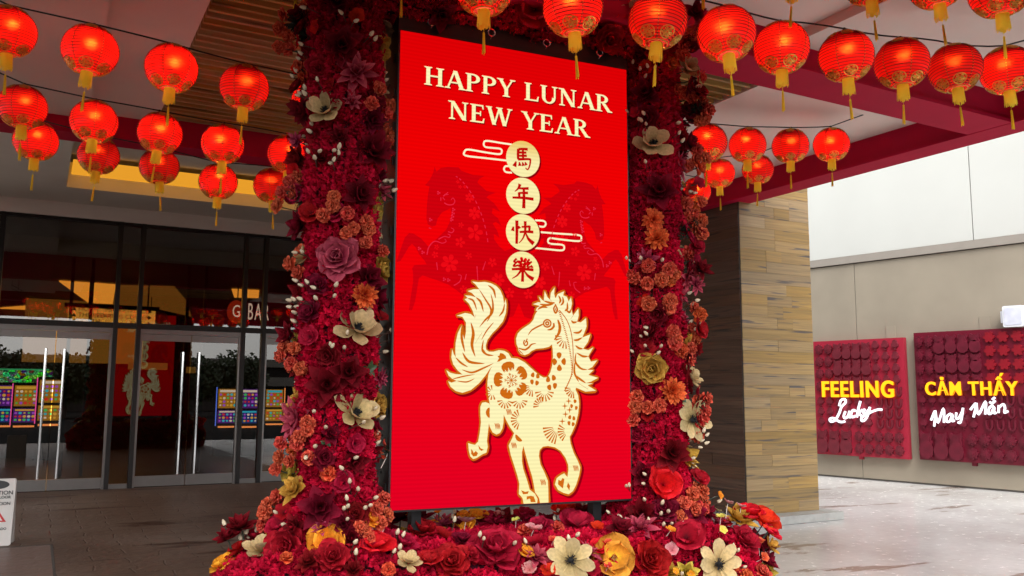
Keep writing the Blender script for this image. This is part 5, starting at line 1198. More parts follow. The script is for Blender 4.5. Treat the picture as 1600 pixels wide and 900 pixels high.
# small poppies on pale bent stems
for x, y, col, r in ((633, 834, 'orange', 9), (685, 799, 'orange', 8), (810, 828, 'orange', 7), (805, 845, 'yellow', 7), (1108, 822, 'yellow', 8), (1114, 834, 'yellow', 8), (1113, 849, 'yellow', 8), (1142, 838, 'orange', 8), (1039, 849, 'orange', 8), (1125, 774, 'orange', 7), (1138, 784, 'pink', 8), (1158, 790, 'pink', 8), (1122, 797, 'cream', 6),
  (728, 846, 'pink', 15), (780, 836, 'pink', 9), (830, 856, 'pink', 15), (855, 866, 'coral', 7), (430, 843, 'pink', 15), (940, 870, 'coral', 7), (1163, 862, 'coral', 8), (1166, 877, 'coral', 8), (1060, 893, 'orange', 6), (1037, 889, 'orange', 6), (600, 692, 'coral', 8), (607, 706, 'coral', 8), (597, 712, 'coral', 7), (1060, 684, 'orange', 7), (1073, 668, 'gold', 6), (1075, 696, 'cream', 7), (1075, 520, 'gold', 8), (1068, 288, 'gold', 6), (962, 4, 'gold', 6), (795, 815, 'pink', 8), (935, 893, 'coral', 7)):
    o = flower('small', col, x, y, r, camw=.4, upw=.7, jit=.6, push=.13)
    m_ = MB(); L = .10 / o.scale[0]; m_.tube([(0, 0, 0), (.1 * L, .03 * L, -.4 * L), (.35 * L, 0, -L)], .0022 / o.scale[0], 5); m_.obj('stalk', M['pstem'], o)
# smaller blooms filling in between the large ones, and breaking up the outline of the columns
FILL = [('lotus', 'burg', 20), ('peony', 'wine', 16), ('lotus', 'burg', 17), ('dahlia', 'rose', 17), ('small', 'red', 12), ('carnation', 'coral', 10), ('peony', 'burg', 17), ('poppy', 'wine', 17), ('carnation', 'dahlia', 11), ('small', 'wine', 13)]
fp = []
keep = [b_ for b_ in BIG if b_[2] > 15 or b_[2] < 9]
def far_from(x, y, d): return all((x - a) ** 2 + (y - b) ** 2 > d * d for a, b in fp) and all((x - a) ** 2 + (y - b) ** 2 > (r_ * .75 + 9) ** 2 for a, b, r_ in keep)
for side, cx_, hw in ((0, 536, 72), (1, 1034, 56)):
    n_ = 0
    tries = 0
    while n_ < 62 and tries < 4000:
        tries += 1
        y = frn.uniform(5, 780); e = frn.choice((-1, 1, 1, -1, 0)); x = cx_ - (y - 400) * .024 * (1 - side) + (e * hw * frn.uniform(.75, 1.12) if e else frn.uniform(-hw, hw) * .7)
        if side == 1 and x < 992: continue
        if side == 0 and x > 598: continue
        if not far_from(x, y, 15): continue
        fp.append((x, y)); k, c, r = FILL[(n_ * 7 + side) % 10]; flower(k, c, x, y, r * frn.uniform(.8, 1.15), camw=.4, upw=.2, jit=.6, push=.075); n_ += 1
n_ = 0
tries = 0
while n_ < 105 and tries < 6000:
    tries += 1
    x = frn.uniform(360, 1200); y = frn.uniform(812 if 610 < x < 985 else 800, 898)
    if abs(x - 780) > 330 and y < 800 + (abs(x - 780) - 330) * .6: continue
    if not far_from(x, y, 17): continue
    fp.append((x, y)); k, c, r = FILL[(n_ * 3) % 10]
    if n_ % 11 == 5: k, c, r = 'poppy', 'orange', 13
    if n_ % 13 == 7: k, c, r = 'small', 'pink', 11
    flower(k, c, x, y, r * frn.uniform(.9, 1.35), camw=.4, upw=.5, jit=.6, push=.085); n_ += 1
# bud sprigs
bm_ = MB(); bm_.lathe([(1e-4, 0), (.55, .25), (.72, .7), (.6, 1.2), (.3, 1.65), (1e-4, 1.85)], 7); bm_.lathe([(1e-4, -.08), (.42, .0), (.5, .32), (.2, .2)], 6, 1)
BUDM = bm_.mesh('bud', [M['bud'], M['stem']], smooth=True)
def sprig(x, y, nb=1):
    p, n, on = surf(x, y)
    if on: p = p + n * (.08 + frn.random() * .06)
    base = p - n * .16 + Vector((frn.uniform(-.06, .06), frn.uniform(-.03, .03), -.08)); r = empty('bud_sprig', tuple(base - arch.location), 0, arch); m_ = MB()
    for k in range(nb):
        tip = p - base + (Vector((frn.uniform(-.05, .05), frn.uniform(-.04, .04), frn.uniform(-.05, .05))) if k else Vector())
        mid = tip * .5 + Vector((frn.uniform(-.02, .02), 0, frn.uniform(-.01, .03))); m_.tube([(0, 0, 0), tuple(mid), tuple(tip)], .0032, 4)
        b = bpy.data.objects.new('bud', BUDM); link(b, r); b.location = tip; q_ = .0145 + frn.random() * .004; b.scale = (q_, q_, q_ * 1.35)
        b.rotation_mode = 'QUATERNION'; b.rotation_quaternion = ((tip - mid).normalized() + Vector((frn.uniform(-.5, .5), frn.uniform(-.5, .5), frn.uniform(-.3, .6)))).to_track_quat('Z', 'Y')
    m_.obj('twig', M['stem'], r)
BUDS = [(495, 40), (507, 25), (503, 78), (500, 92), (540, 35), (545, 47), (568, 72), (497, 155), (503, 150), (508, 160), (512, 138), (476, 215), (483, 230), (508, 202), (508, 214), (515, 247), (525, 245), (532, 240), (533, 250), (525, 262), (510, 258), (460, 122), (598, 115), (600, 127), (598, 285), (607, 285), (592, 296), (620, 308),
 (488, 442), (497, 450), (510, 455), (528, 452), (511, 472), (501, 472), (525, 467), (487, 388), (493, 398), (457, 470), (457, 480), (470, 480), (465, 491), (474, 495), (577, 513), (577, 525), (583, 530), (608, 517), (611, 531), (575, 541), (597, 550), (535, 525), (533, 546), (522, 545), (507, 642), (513, 667), (505, 697), (545, 660), (535, 785), (536, 797), (560, 783), (535, 816), (543, 770),
 (585, 680), (587, 695), (450, 822), (465, 824), (462, 808), (384, 836), (400, 832), (402, 848), (398, 854), (420, 850), (352, 822), (550, 800), (548, 875), (552, 885), (612, 868), (615, 880), (607, 882), (745, 872), (795, 870), (815, 870), (705, 812), (712, 840), (708, 850), (830, 838), (842, 842), (868, 836), (870, 800), (910, 790), (935, 812), (880, 868), (905, 886), (800, 805),
 (1080, 132), (1090, 138), (1018, 100), (998, 106), (1003, 117), (1010, 130), (1017, 114), (992, 182), (1011, 187), (1006, 197), (1013, 202), (1041, 197), (1042, 215), (1050, 212), (1057, 213), (1068, 200), (1013, 262), (985, 285), (991, 283), (987, 299), (1085, 285), (1075, 300), (1079, 410), (1075, 420), (996, 412), (1005, 410), (1028, 412), (1085, 470), (1078, 478), (1017, 515), (1016, 526), (1013, 543), (1003, 552), (1020, 555), (1085, 517), (1091, 508), (1076, 505),
 (1071, 611), (1067, 618), (1102, 682), (1100, 694), (1090, 665), (1085, 671), (1014, 746), (1010, 758), (998, 765), (1012, 786), (976, 810), (985, 815), (1025, 810), (1037, 806), (1018, 822), (1030, 826), (1042, 823), (1047, 822), (1028, 792), (1058, 720), (1070, 728), (1080, 730), (1120, 785), (1133, 869), (1138, 884), (1048, 895), (900, 10), (1062, 300), (990, 530), (488, 505), (560, 640), (566, 655), (480, 590), (528, 735), (540, 715), (575, 705), (470, 745), (1075, 690), (1093, 690)]
for i, (x, y) in enumerate(BUDS): sprig(x, y, 1 if i % 3 else 2)
# dark fern-like greenery behind the carnation sprays
fm = MB(); fr = random.Random(9)
for k in range(60):
    az, tl2, L = fr.uniform(0, 6.28), R(fr.uniform(15, 85)), fr.uniform(.5, 1.0); petal(fm, L, fr.uniform(.05, .10), tl2, az, curl=fr.uniform(-.3, .5), cup=.4, pt=1, r0=.02, nu=3, nv=2, rn=fr)
FERN = fm.mesh('fern_tuft', M['sage'], smooth=True, fix=False)
for x, y, r in ((470, 38, 30), (485, 58, 22), (482, 108, 18), (578, 190, 24), (588, 200, 18), (470, 305, 28), (478, 318, 18), (540, 378, 18), (560, 372, 20), (486, 552, 18), (468, 558, 16), (1085, 165, 26), (1075, 172, 20), (1062, 358, 24), (1050, 355, 18), (1080, 350, 16), (1010, 460, 22), (1028, 462, 18), (1055, 535, 22), (1070, 540, 18), (1012, 650, 22), (1008, 642, 16), (1083, 632, 26), (1080, 645, 18), (560, 815, 20), (445, 798, 22), (425, 800, 18), (1075, 798, 18), (486, 700, 22), (505, 705, 14), (600, 705, 18)):
    p, n, on = surf(x, y); o = bpy.data.objects.new('fern_tuft', FERN); link(o, arch); d = pix(p)[2]; sz = r * d / F
    o.location = p + n * .01 - arch.location; ax = up_axis(n, p, .1, -.1, .4); o.rotation_mode = 'QUATERNION'; o.rotation_quaternion = ax.to_track_quat('Z', 'Y'); o.scale = (sz,) * 3
gl = MB(); fr = random.Random(3)
for k in range(5): petal(gl, 1, .3, R(fr.uniform(50, 90)), fr.uniform(0, 6.28), curl=.3, cup=.3, pt=1, r0=.02, nu=5, nv=4, rn=fr)
GLF = gl.mesh('leaf_cluster', M['leaf'], smooth=True, fix=False)
for x, y, r in ((562, 577, 16), (567, 606, 10), (1050, 620, 14), (578, 640, 12), (513, 690, 10), (1095, 822, 10)):
    p, n, on = surf(x, y); o = bpy.data.objects.new('leaf_cluster', GLF); link(o, arch); d = pix(p)[2]
    o.location = p + n * .06 - arch.location; o.rotation_mode = 'QUATERNION'; o.rotation_quaternion = up_axis(n, p, .6, .1, .3).to_track_quat('Z', 'Y'); o.scale = (r * d / F,) * 3
# the rear of the arch carries the same kinds of flowers, more loosely
back = [('lotus', 'burg'), ('magnolia', 'cream'), ('peony', 'wine'), ('dahlia', 'rose'), ('pompom', 'dahlia'), ('lotus', 'gold'), ('poppy', 'red'), ('peony', 'burg')]
idxs = [i for i in rs.permutation(NP) if AN_[i].dot(np.array(tuple(EYE)) - AP[i]) < -.4][:70]
for q, i in enumerate(idxs):
    kind, col = back[q % 8]; p, n = Vector(AP[i]), Vector(AN_[i]); sz = frn.uniform(.08, .13)
    o = bpy.data.objects.new(NAMES[kind], fmesh(kind, col, q % 3)); link(o, arch); o.rotation_mode = 'QUATERNION'; ax = (n + Vector((frn.uniform(-.3, .3), frn.uniform(-.3, .3), .2))).normalized()
    o.rotation_quaternion = ax.to_track_quat('Z', 'Y'); o.scale = (sz,) * 3; o.location = p + n * .04 - arch.location
# ------------------------------------------------------------------ lanterns
def lantern_paper():
    m, nt, p = newmat('red_lantern_paper'); nt.nodes.remove(p)
    pr = N(nt, 'ShaderNodeBsdfPrincipled'); pr.inputs['Base Color'].default_value = (.62, .012, .01, 1); pr.inputs['Roughness'].default_value = .45; pr.inputs['Coat Weight'].default_value = .15
    tr = N(nt, 'ShaderNodeBsdfTranslucent'); tr.inputs[0].default_value = (.95, .012, .008, 1)
    rf = N(nt, 'ShaderNodeBsdfRefraction'); rf.inputs[0].default_value = (1.0, .10, .015, 1); rf.inputs['Roughness'].default_value = .62; rf.inputs['IOR'].default_value = 1.38
    m1 = N(nt, 'ShaderNodeMixShader'); m1.inputs[0].default_value = .10; nt.links.new(tr.outputs[0], m1.inputs[1]); nt.links.new(rf.outputs[0], m1.inputs[2])
    m2 = N(nt, 'ShaderNodeMixShader'); m2.inputs[0].default_value = .5; nt.links.new(pr.outputs[0], m2.inputs[1]); nt.links.new(m1.outputs[0], m2.inputs[2])
    nt.links.new(m2.outputs[0], nt.nodes['Material Output'].inputs[0]); return m
M['paper'] = lantern_paper()
def fabric(name, col, tc_):
    m, nt, p = newmat(name); p.inputs['Base Color'].default_value = (*col, 1); p.inputs['Roughness'].default_value = .7
    tr = N(nt, 'ShaderNodeBsdfTranslucent'); tr.inputs[0].default_value = (*tc_, 1); ms = N(nt, 'ShaderNodeMixShader'); ms.inputs[0].default_value = .5
    nt.links.new(p.outputs[0], ms.inputs[1]); nt.links.new(tr.outputs[0], ms.inputs[2]); nt.links.new(ms.outputs[0], nt.nodes['Material Output'].inputs[0]); return m
M['fringe'] = fabric('yellow_fringe', (.98, .70, .035), (1, .9, .12))
LRAD = .17
def lr(z):      # radius of the paper body at height z (-1..1)
    return LRAD * math.sqrt(max(0, 1 - z * z)) 
NR = 20
mb = MB(); prof = []
zmax = .93
for i in range(NR * 2 + 1):
    t = -1 + i / NR; th = t * math.asin(zmax); z = math.sin(th); r = math.cos(th) * LRAD * (1.0 if i % 2 == 0 else .95); prof.append((r * 1.02, z * LRAD * .97))
mb.lathe(prof, 40); LB = mb.mesh('paper_body', M['paper'], smooth=True)
mb = MB(); rt = LRAD * 1.02 * math.cos(math.asin(zmax)); zt = zmax * LRAD * .97
mb.tube([(rt * math.cos(t), rt * math.sin(t), zt) for t in [2 * math.pi * k / 16 for k in range(17)]], .004, 6)
mb.tube([(-rt, 0, zt), (-rt * .4, 0, zt + .012), (0, 0, zt + .03), (rt * .4, 0, zt + .012), (rt, 0, zt)], .0025, 5)
LT = mb.mesh('top_ring', M['gold'], smooth=True)
mb = MB(); mb.tube([(rt * math.cos(t), rt * math.sin(t), -zt) for t in [2 * math.pi * k / 16 for k in range(17)]], .004, 6)
LBR = mb.mesh('bottom_ring', M['gold'], smooth=True)
mb = MB()
for i in range(0, NR * 2 + 1, 2):
    r_, z_ = prof[i]; mb.tube([(r_ * math.cos(t), r_ * math.sin(t), z_) for t in [2 * math.pi * k / 28 for k in range(29)]], .0023, 3, cap=False)
RIBM = mb.mesh('wire_ribs', simple('rib_wire_paper', (.12, .002, .002), .6), smooth=True)
# seams
SEAM = []
mb = MB(); mb.tube([(LRAD * 1.025 * math.cos(t), 0, LRAD * .975 * math.sin(t)) for t in [math.asin(zmax) * (-1 + 2 * k / 20) for k in range(21)]], .0018, 4)
SEAMM = mb.mesh('seam_cord', simple('dark_red_cord', (.10, .003, .004), .6), smooth=True)
mb = MB()
for k in range(13):
    t = math.asin(zmax) * (-.95 + 1.15 * k / 12); mb.sphere((LRAD * 1.03 * math.cos(t), 0, LRAD * .98 * math.sin(t)), .0036, 5, 3)
BEADM = mb.mesh('gold_beads', M['gold'])
# openwork medallion draped on the body
mb = MB()
def onb(az, el, rr=1.03): return (LRAD * rr * math.cos(el) * math.cos(az), LRAD * rr * math.cos(el) * math.sin(az), LRAD * rr * .95 * math.sin(el))
def med(mb, az, el, s):
    def q(a, b): return onb(az + a * s / math.cos(el), el + b * s)
    mb.tube([q(math.cos(t), math.sin(t)) for t in [2 * math.pi * k / 18 for k in range(19)]], .0040, 4)
    mb.tube([q(.22 * math.cos(t), .22 * math.sin(t)) for t in [2 * math.pi * k / 8 for k in range(9)]], .0045, 4)
    for k in range(6):
        t0 = 2 * math.pi * k / 6
        mb.tube([q(.25 * math.cos(t0), .25 * math.sin(t0)), q(.62 * math.cos(t0 - .28), .62 * math.sin(t0 - .28)), q(.9 * math.cos(t0), .9 * math.sin(t0)), q(.62 * math.cos(t0 + .28), .62 * math.sin(t0 + .28)), q(.25 * math.cos(t0), .25 * math.sin(t0))], .0048, 4)
med(mb, 0, R(-50), .235); MEDB = mb.mesh('gold_medallion', M['gold'])
mb = MB(); med(mb, 0, R(54), .20); MEDT = mb.mesh('gold_medallion', M['gold'])
# fringe skirt and tassel
fr = random.Random(2); mb = MB(); nf = 44; rf_ = .036
for k in range(nf):
    t = 2 * math.pi * k / nf; t2 = t + .16; dz = -.082 - fr.random() * .022; sp_ = 1 + fr.uniform(-.05, .12)
    c0, s0, c1, s1 = math.cos(t), math.sin(t), math.cos(t2), math.sin(t2); zz = -zt
    mb.add([(rf_ * c0, rf_ * s0, zz), (rf_ * c1, rf_ * s1, zz), (rf_ * sp_ * 1.05 * c1, rf_ * sp_ * 1.05 * s1, zz + dz), (rf_ * sp_ * 1.05 * c0, rf_ * sp_ * 1.05 * s0, zz + dz)], [(0, 1, 2, 3)])
mb.lathe([(rf_ * 1.02, -zt + .002), (rf_ * 1.04, -zt - .014)], 24)
FRM = mb.mesh('fringe_skirt', M['fringe'], fix=False)
def tassel(L):
    mb = MB(); z0 = -zt - .06; mb.tube([(0, 0, z0), (.002, 0, z0 - .075)], .0012, 4); mb.sphere((.002, 0, z0 - .078), .007, 6, 4)
    for k in range(9):
        t = 2 * math.pi * k / 9; mb.tube([(.002 + .004 * math.cos(t), .004 * math.sin(t), z0 - .08), (.004 + .0075 * math.cos(t), .0075 * math.sin(t), z0 - .08 - L * fr.uniform(.9, 1.05))], [.0026, .003], 4)
    return mb.mesh('tassel', M['fringe'])
TAS = [tassel(.125)]
bulb = bpy.data.lights.new('bulb', 'POINT'); bulb.energy = .95; bulb.color = (1, .62, .30); bulb.shadow_soft_size = .018
bulbs = [bulb, bulb.copy(), bulb.copy()]; bulbs[1].energy = .85; bulbs[2].energy = 1.05
mb = MB(); mb.sphere((0, 0, .062), .018, 8, 6); mb.lathe([(.012, .075), (.034, .066), (.040, .052), (.036, .052), (.012, .070)], 12); mb.tube([(0, 0, .06), (0, 0, zt + .02)], .003, 5)  # socket with wide cap, added to keep bulb light off the ceiling
BSK = mb.mesh('bulb_socket_shade', M['gold'])
def make_lantern():
    r = empty('lantern')
    for nm, me_ in (('paper_body', LB), ('top_ring', LT), ('bottom_ring', LBR), ('fringe_skirt', FRM), ('tassel', TAS[0]), ('wire_ribs', RIBM)): tag(link(bpy.data.objects.new(nm, me_), r), kind='stuff' if nm in ('wire_ribs', 'fringe_skirt') else None)
    for k in range(6):
        o = link(bpy.data.objects.new('seam_cord', SEAMM), r); o.rotation_euler = (0, 0, R(60 * k)); o2 = link(bpy.data.objects.new('gold_beads', BEADM), r); o2.rotation_euler = (0, 0, R(60 * k)); tag(o2, kind='stuff')
        o = link(bpy.data.objects.new('gold_medallion', MEDB), r); o.rotation_euler = (0, 0, R(60 * k + 30)); o = link(bpy.data.objects.new('gold_medallion', MEDT), r); o.rotation_euler = (0, 0, R(60 * k + 30))
    link(bpy.data.objects.new('bulb_socket_shade', BSK), r)
    l = link(bpy.data.objects.new('bulb', bulb), r); l.location = (0, 0, .045)
    return r
lrn = random.Random(4)
rows = [
 ('upper left string', [(12, 49, 41.5), (141, 79, 41.5), (268, 107, 39.5), (382, 137, 37.5), (492, 160, 36), (594, 190, 34.5)]),
 ('middle left string', [(35, 167, 35.5), (147, 190, 35), (250, 208, 33.5), (348, 225, 32.5), (450, 241, 31), (545, 258, 30)]),
 ('lower left string', [(56, 220, 32.5), (154, 243, 30.5), (249, 260, 29.5), (341, 284, 29), (425, 290, 28.5), (502, 300, 28), (572, 306, 27.5)]),
 ('long front string', [(628, -78, 44), (757, -20, 46), (895, 12, 47), (1028, 32, 46), (1135, 53, 45), (1221, 75, 42.5), (1322, 88, 41.5), (1409, 99, 40.5), (1492, 107, 39.5), (1573, 110, 39)]),
 ('nearest string', [(474, -84, 43), (1095, -84, 45), (1240, -60, 44), (1358, -34, 43), (1463, -28, 43), (1562, -17, 46), (1650, -20, 46)]),
 ('back right string', [(1106, 223, 30), (1168, 227, 28.5), (1235, 228, 28), (1299, 226, 27.5)]),
 ('far right string', [(1088, 299, 22.5), (1124, 271, 24), (1184, 265, 24)]),
]
POSN = {'upper left string': ['half cut by the left picture edge, nearest the corner', 'in front of the beige ceiling', 'leftmost in front of the wooden slats', 'second in front of the wooden slats, tasselled and tilted', 'mostly hidden behind the flower column', 'peeping out between flower column and screen'],
 'middle left string': ['at the left picture edge over the red beam', 'second from the left over the red beam', 'third from the left over the red beam', 'fourth, just left of the flower column', 'partly covered by the flowers and buds', 'hidden behind the flower column'],
 'lower left string': ['leftmost, overlapped by the one in front', 'second, before the gold cove strip', 'third, before the grey soffit', 'fourth, hanging lowest before the soffit', 'fifth, touching the coral carnations', 'behind the flower column', 'glimpsed between column and screen'],
 'long front string': ['above the picture edge, only its tassel showing', 'before the upper left corner of the screen', 'before the middle of the arch top', 'before the right end of the arch top', 'tilted, first right of the arch', 'second right of the arch', 'third right of the arch', 'fourth right of the arch', 'fifth right of the arch', 'last, at the right picture edge'],
 'nearest string': ['above the picture edge, tassel end at top left', 'above the picture edge, right of the arch', 'only its long tassel showing', 'cut by the top edge with fringe and tassel showing', 'cut by the top edge, lower half showing', 'largest, in the top right corner', 'beyond the right picture edge'],
 'back right string': ['beside the flower column, with coral flowers before it', 'second from the flower column', 'third, before the edge beam', 'last, before the white wall'],
 'far right string': ['lowest, tucked against the flower column', 'small, before the edge beam left of the pier', 'small, before the pier top']}
proto = make_lantern(); first = True
for rname, pts in rows:
    tops = []
    for i, (x, y, r) in enumerate(pts):
        D = LRAD * 1.02 * F / r; p = atD(x, y, D)
        o = proto if first else wcopy(proto); first = False
        o.location = p; o.rotation_euler = (R(lrn.uniform(-5, 5)), R(lrn.uniform(-4, 4)), lrn.uniform(0, 6.28))
        if x in (1135,): o.rotation_euler = (R(-6), R(9), 1.1)
        if x in (1106, 1028): o.rotation_euler = (R(-3), R(7), .4)
        tag(o, 'red lantern, ' + rname + ', ' + POSN[rname][i], 'lantern', 'red lanterns strung under the canopy')
        for ch in o.children:
            if ch.type == 'LIGHT': ch.data = bulbs[lrn.randrange(3)]; ch.location = (lrn.uniform(-.015, .015), lrn.uniform(-.015, .015), lrn.uniform(.03, .05))
        tp = p + Matrix.Rotation(o.rotation_euler[1], 3, 'Y') @ Matrix.Rotation(o.rotation_euler[0], 3, 'X') @ Vector((0, 0, zt + .03)); tops.append(tp)
    d0 = (tops[0] - tops[1]).normalized(); d1 = (tops[-1] - tops[-2]).normalized()
    ends0 = tops[0] + d0 * (.5 if rname not in ('far right string', 'back right string') else .3) + Vector((0, 0, .12)); ends1 = tops[-1] + d1 * .5 + Vector((0, 0, .14))
    pts3 = [ends0]
    for i in range(len(tops)):
        pts3.append(tops[i])
        if i < len(tops) - 1:
            for t in (.33, .67): pts3.append(tops[i].lerp(tops[i + 1], t) + Vector((0, 0, .010 * math.sin(i * 3))))
    pts3.append(ends1); m_ = MB(); m_.tube(pts3, .0055, 6)
    m_.tube([ends0, Vector((ends0.x, ends0.y, HC))], .003, 5); m_.tube([ends1, Vector((ends1.x, ends1.y, HC))], .003, 5)
    for tp in tops: m_.tube([tp + Vector((0, 0, .006)), tp + Vector((0, 0, -.01))], .009, 6)
    o = m_.obj('string_cable', M['cable']); tag(o, 'thin black cable holding the red lanterns of the ' + rname, 'cable', 'lantern cables')

# ------------------------------------------------------------------ wet floor board
p = atz(18, 852, 0); cs = tag(empty('floor_sign', p, R(20)), 'folding white caution wet floor board standing at the left picture edge', 'sign')
M['board'] = simple('white_sign_board', (.66, .64, .60), .4, var=.04); M['ink'] = simple('sign_ink', (.02, .02, .02), .5); M['tri'] = simple('sign_red', (.55, .01, .01), .4)
BW, BH = .36, .68
def tilt(v): return Vector((v.x - .01, v.y + v.z * .12, v.z))
m_ = MB(); m_.prism([(x - BW / 2 - .0, z + BH / 2) for x, z in rr_poly(BW, BH, .02)], -.008, .008, T=lambda v: tilt(Vector((v.x, v.z, v.y)))); m_.obj('front_board', M['board'], cs)
m_ = MB(); m_.prism([(x - BW / 2, z + BH / 2) for x, z in rr_poly(BW, BH, .02)], -.008, .008, T=lambda v: Vector((v.x - .01, .2 + v.z - v.y * .15, v.y))); m_.obj('rear_board', M['board'], cs)
tr2 = math.atan(.12)
def sgt(t, x, z, s, mt, nm='lettering', rr=0): return textobj(nm, t, s, mt, cs, tuple(tilt(Vector((x, -.0105, z)))), (R(90) - tr2, 0, 0), ext=.0008, bold=.001)
sgt('CAUTION', -.15, .535, .058, M['ink']); sgt('WET FLOOR', -.15, .49, .04, M['ink']); sgt('ATENCION', -.15, .425, .045, M['ink']); sgt('PISO MOJADO', -.16, .17, .034, M['ink'])
m_ = MB(); m_.prism([(x * .12 - .18, z * .045 + .62) for x, z in lobed(1, 1, 0, 20)], .0085, .0105, T=lambda v: tilt(Vector((v.x, -v.z, v.y)))); m_.obj('emblem', M['ink'], cs)
for s_, z0_, mt, d in ((.12, .24, 'tri', .0105), (.085, .255, 'board', .012)):
    m_ = MB(); m_.prism([(-.18 - s_, z0_), (-.18 + s_, z0_), (-.18, z0_ + s_ * 1.45)], .0085, d, T=lambda v: tilt(Vector((v.x, -v.z, v.y)))); m_.obj('warning_triangle', M[mt], cs)

# ------------------------------------------------------------------ neon words
M['ny'] = emis('yellow_neon', (1.0, .38, .01), 2.3); M['nw'] = emis('white_neon', (.93, .93, 1.0), 2.0)
M['nr'] = emis('orange_neon_rim', (1.0, .22, .01), 1.0)
M['halo'] = simple('clear_letter_backer', (.45, .12, .02), .4)
def neon_panel(label, yellow, ycorn, script, f, cat='neon sign'):
    cx_, cy_ = sum(c[0] for c in ycorn) / 4, sum(c[1] for c in ycorn) / 4
    off_ = .03 + TKP + .08
    q = WL(cx_, cy_, off_); org = w0 + wd * q[0] + wn * off_ + Vector((0, 0, q[1])); r = tag(empty('neon_sign', org, WR), label, cat)
    pts = [WL(x, y, off_) for x, y in ycorn]; W = (pts[1][0] + pts[2][0] - pts[0][0] - pts[3][0]) / 2; H = (pts[0][1] + pts[1][1] - pts[2][1] - pts[3][1]) / 2
    rz = 0 if S > 0 else math.pi
    me_ = textmesh(yellow, 1.0, .02, .016, 1.14); xs = [v.co.x for v in me_.vertices]; ys = [v.co.y for v in me_.vertices]
    return r, me_, W, H, xs, ys, off_
def place_neon(label, yellow, ycorn, strokes, f, wpx, acc=0):
    r, me_, W, H, xs, ys, off_ = neon_panel(label, yellow, ycorn, strokes, f)
    me_.materials.clear(); me_.materials.append(M['ny']); o = bpy.data.objects.new('yellow_letters', me_); link(o, r)
    sx = W / (max(xs) - min(xs)); sz = H / (max(ys) - min(ys)); mx_, mz = (max(xs) + min(xs)) / 2, (max(ys) + min(ys)) / 2
    for v in me_.vertices: c = v.co.copy(); v.co = Vector(((c.x - mx_) * sx, -S * c.z, (c.y - mz) * sz)) if S > 0 else Vector(((c.x - mx_) * sx, -S * c.z, (c.y - mz) * sz))
    rim = bpy.data.objects.new('orange_rim', me_.copy()); rim.data.materials.clear(); rim.data.materials.append(M['nr']); link(rim, r)
    rim.location = (0, S * .03, 0)
    if not DIRX: 
        for v in me_.vertices: v.co.x = -v.co.x
    oy = (r.location - w0).dot(wd); oz = r.location.z
    for stk in strokes:
        P_ = [WL(f[0] + x / f[2], f[1] + y / f[2], off_) for x, y in smooth(stk)]
        m_ = MB(); m_.tube([(a - oy, 0, z - oz) for a, z in P_], wpx / f[2] * 15 / F / 2 * 1.35, 8); m_.obj('white_script', M['nw'], r, smooth=True)
DIRX = True
place_neon('glowing words on the bright red panel, yellow FEELING over white script Lucky', 'FEELING', [(1283, 596), (1394, 594), (1394, 621), (1283, 621)],
 [[(200, 525), (212, 490), (235, 485), (238, 505), (215, 530), (200, 570), (175, 612), (150, 620), (143, 605), (165, 600), (205, 622), (235, 620)],
  [(238, 558), (228, 588), (238, 600), (256, 584), (264, 556)], [(264, 556), (258, 588), (269, 594)], [(300, 556), (285, 551), (273, 574), (280, 593), (300, 586)], [(330, 496), (317, 545), (308, 594)], [(343, 548), (317, 570)], [(319, 568), (340, 590)],
  [(356, 543), (350, 568), (361, 577), (380, 548)], [(388, 532), (375, 580), (354, 613), (336, 613), (342, 592), (374, 573), (410, 556), (440, 547), (462, 548)]], (1260, 500, 3.91), 12)
place_neon('glowing words on the maroon panel in Vietnamese, yellow capitals over white script', 'CẢM THẤY', [(1443, 583), (1587, 584), (1587, 618), (1443, 618)],
 [[(155, 612), (178, 560), (172, 645)], [(178, 560), (192, 625), (222, 548), (225, 625)], [(262, 575), (242, 590), (240, 618), (258, 615), (270, 580), (270, 615), (282, 612)], [(292, 570), (290, 600), (305, 600), (325, 562)], [(328, 545), (320, 600), (312, 625), (300, 622)],
  [(368, 555), (400, 520), (385, 595)], [(400, 520), (412, 580), (450, 510), (448, 580)], [(490, 530), (470, 545), (466, 575), (482, 572), (496, 540), (496, 572), (508, 570)], [(472, 512), (485, 520), (502, 506)], [(486, 500), (500, 488)], [(522, 530), (520, 572)], [(520, 545), (545, 525), (555, 545), (552, 570), (572, 562)]], (1410, 480, 3.463), 9)

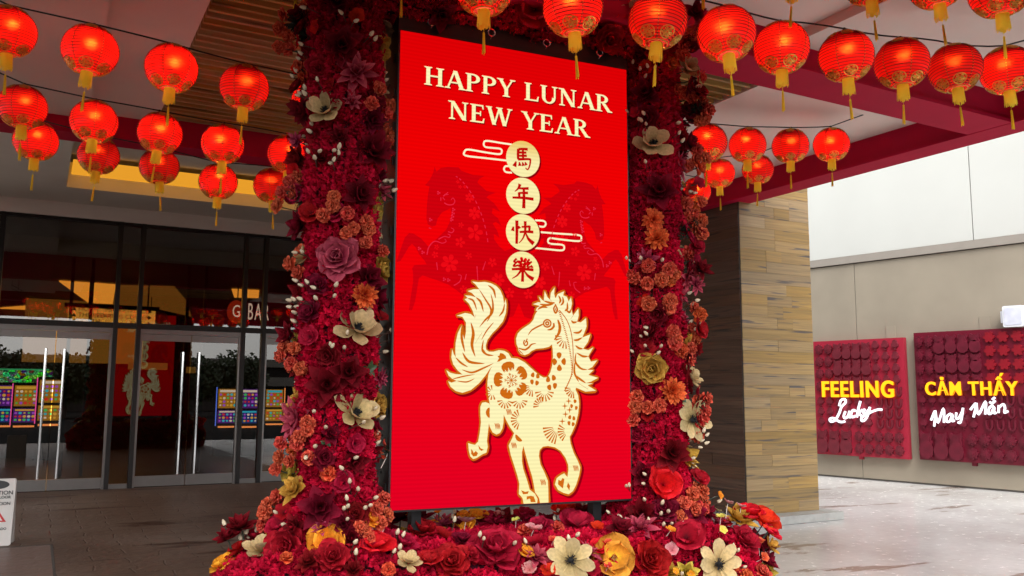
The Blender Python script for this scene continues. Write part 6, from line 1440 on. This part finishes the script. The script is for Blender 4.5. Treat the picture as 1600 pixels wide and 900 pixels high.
# ------------------------------------------------------------------ trees and a car park building added behind the viewer to darken the reflections
def tree(x, y, h, seed, label):
    rn = random.Random(seed); r = tag(empty('backdrop_tree', (x, y, -.012)), label, 'tree', 'trees added behind the viewer')
    m_ = MB(); m_.tube([(0, 0, 0), (.05, .02, h * .3), (0, .1, h * .62)], [.2, .15, .07], 8)
    for k in range(6):
        t = rn.uniform(0, 6.28); m_.tube([(0, .03, h * .36 + k * .15), (math.cos(t) * h * .16, math.sin(t) * h * .16, h * .6 + k * .1)], [.07, .03], 5)
    m_.obj('trunk', M['stem'], r); m_ = MB()
    for k in range(3000):
        t, q, e = rn.uniform(0, 6.28), rn.random() ** .45, rn.uniform(-1, 1)
        c = Vector((math.cos(t) * math.sqrt(1 - e * e), math.sin(t) * math.sqrt(1 - e * e), e * .8)) * q * h * .46 * (1 + .25 * math.sin(3 * t + seed)) + Vector((0, 0, h * .6))
        a = Vector((rn.uniform(-1, 1), rn.uniform(-1, 1), rn.uniform(-1, 1))).normalized() * rn.uniform(.12, .22); b = a.cross(Vector((rn.uniform(-1, 1), rn.uniform(-1, 1), rn.uniform(-1, 1)))).normalized() * .1
        m_.add([c - a, c + b, c + a, c - b], [(0, 1, 2, 3)])
    m_.obj('crown', M['tleaf'], r, fix=False)
M['tleaf'] = simple('tree_foliage', (.05, .075, .03), .6, var=.5, scale=.8)
for i, (a_, b_, h_) in enumerate(((-16, -30, 4.6), (-9, -31, 5), (-2, -29, 4.2), (5, -31, 5.2), (12, -30, 4.4), (20, -31, 4.8), (-23, -30, 6), (-12.5, -28, 4.2), (1.5, -28, 3.9), (8.5, -28, 4.0), (-5.5, -29, 4.2))):
    q = AB(a_, b_); tree(q.x, q.y, h_, i + 3, 'broad leafy tree added across the driveway, number %s from the left in the reflections' % ['three', 'five', 'seven', 'nine', 'eleven', 'twelve', 'two', 'four', 'eight', 'ten', 'six'][i])
gb = tag(empty('backdrop_building', AB(0, -48)), 'long grey parking building across the driveway, added to darken the reflections', 'building')
for z0, z1, nm, mt in ((0, .9, 'wall', 'inceil'), (2.2, 3.0, 'wall', 'cap'), (3.9, 4.6, 'wall', 'cap')):
    m_ = MB(); m_.box(-60, 60, -48, -47.6, z0, z1, T=ABT); m_.v = [tuple(Vector(v) - gb.location) for v in m_.v]; m_.obj(nm, M[mt], gb)
m_ = MB(); m_.box(-60, 60, -58, -48.1, 0, 4.5, T=ABT); m_.v = [tuple(Vector(v) - gb.location) for v in m_.v]; m_.obj('deck', M['dark'], gb)
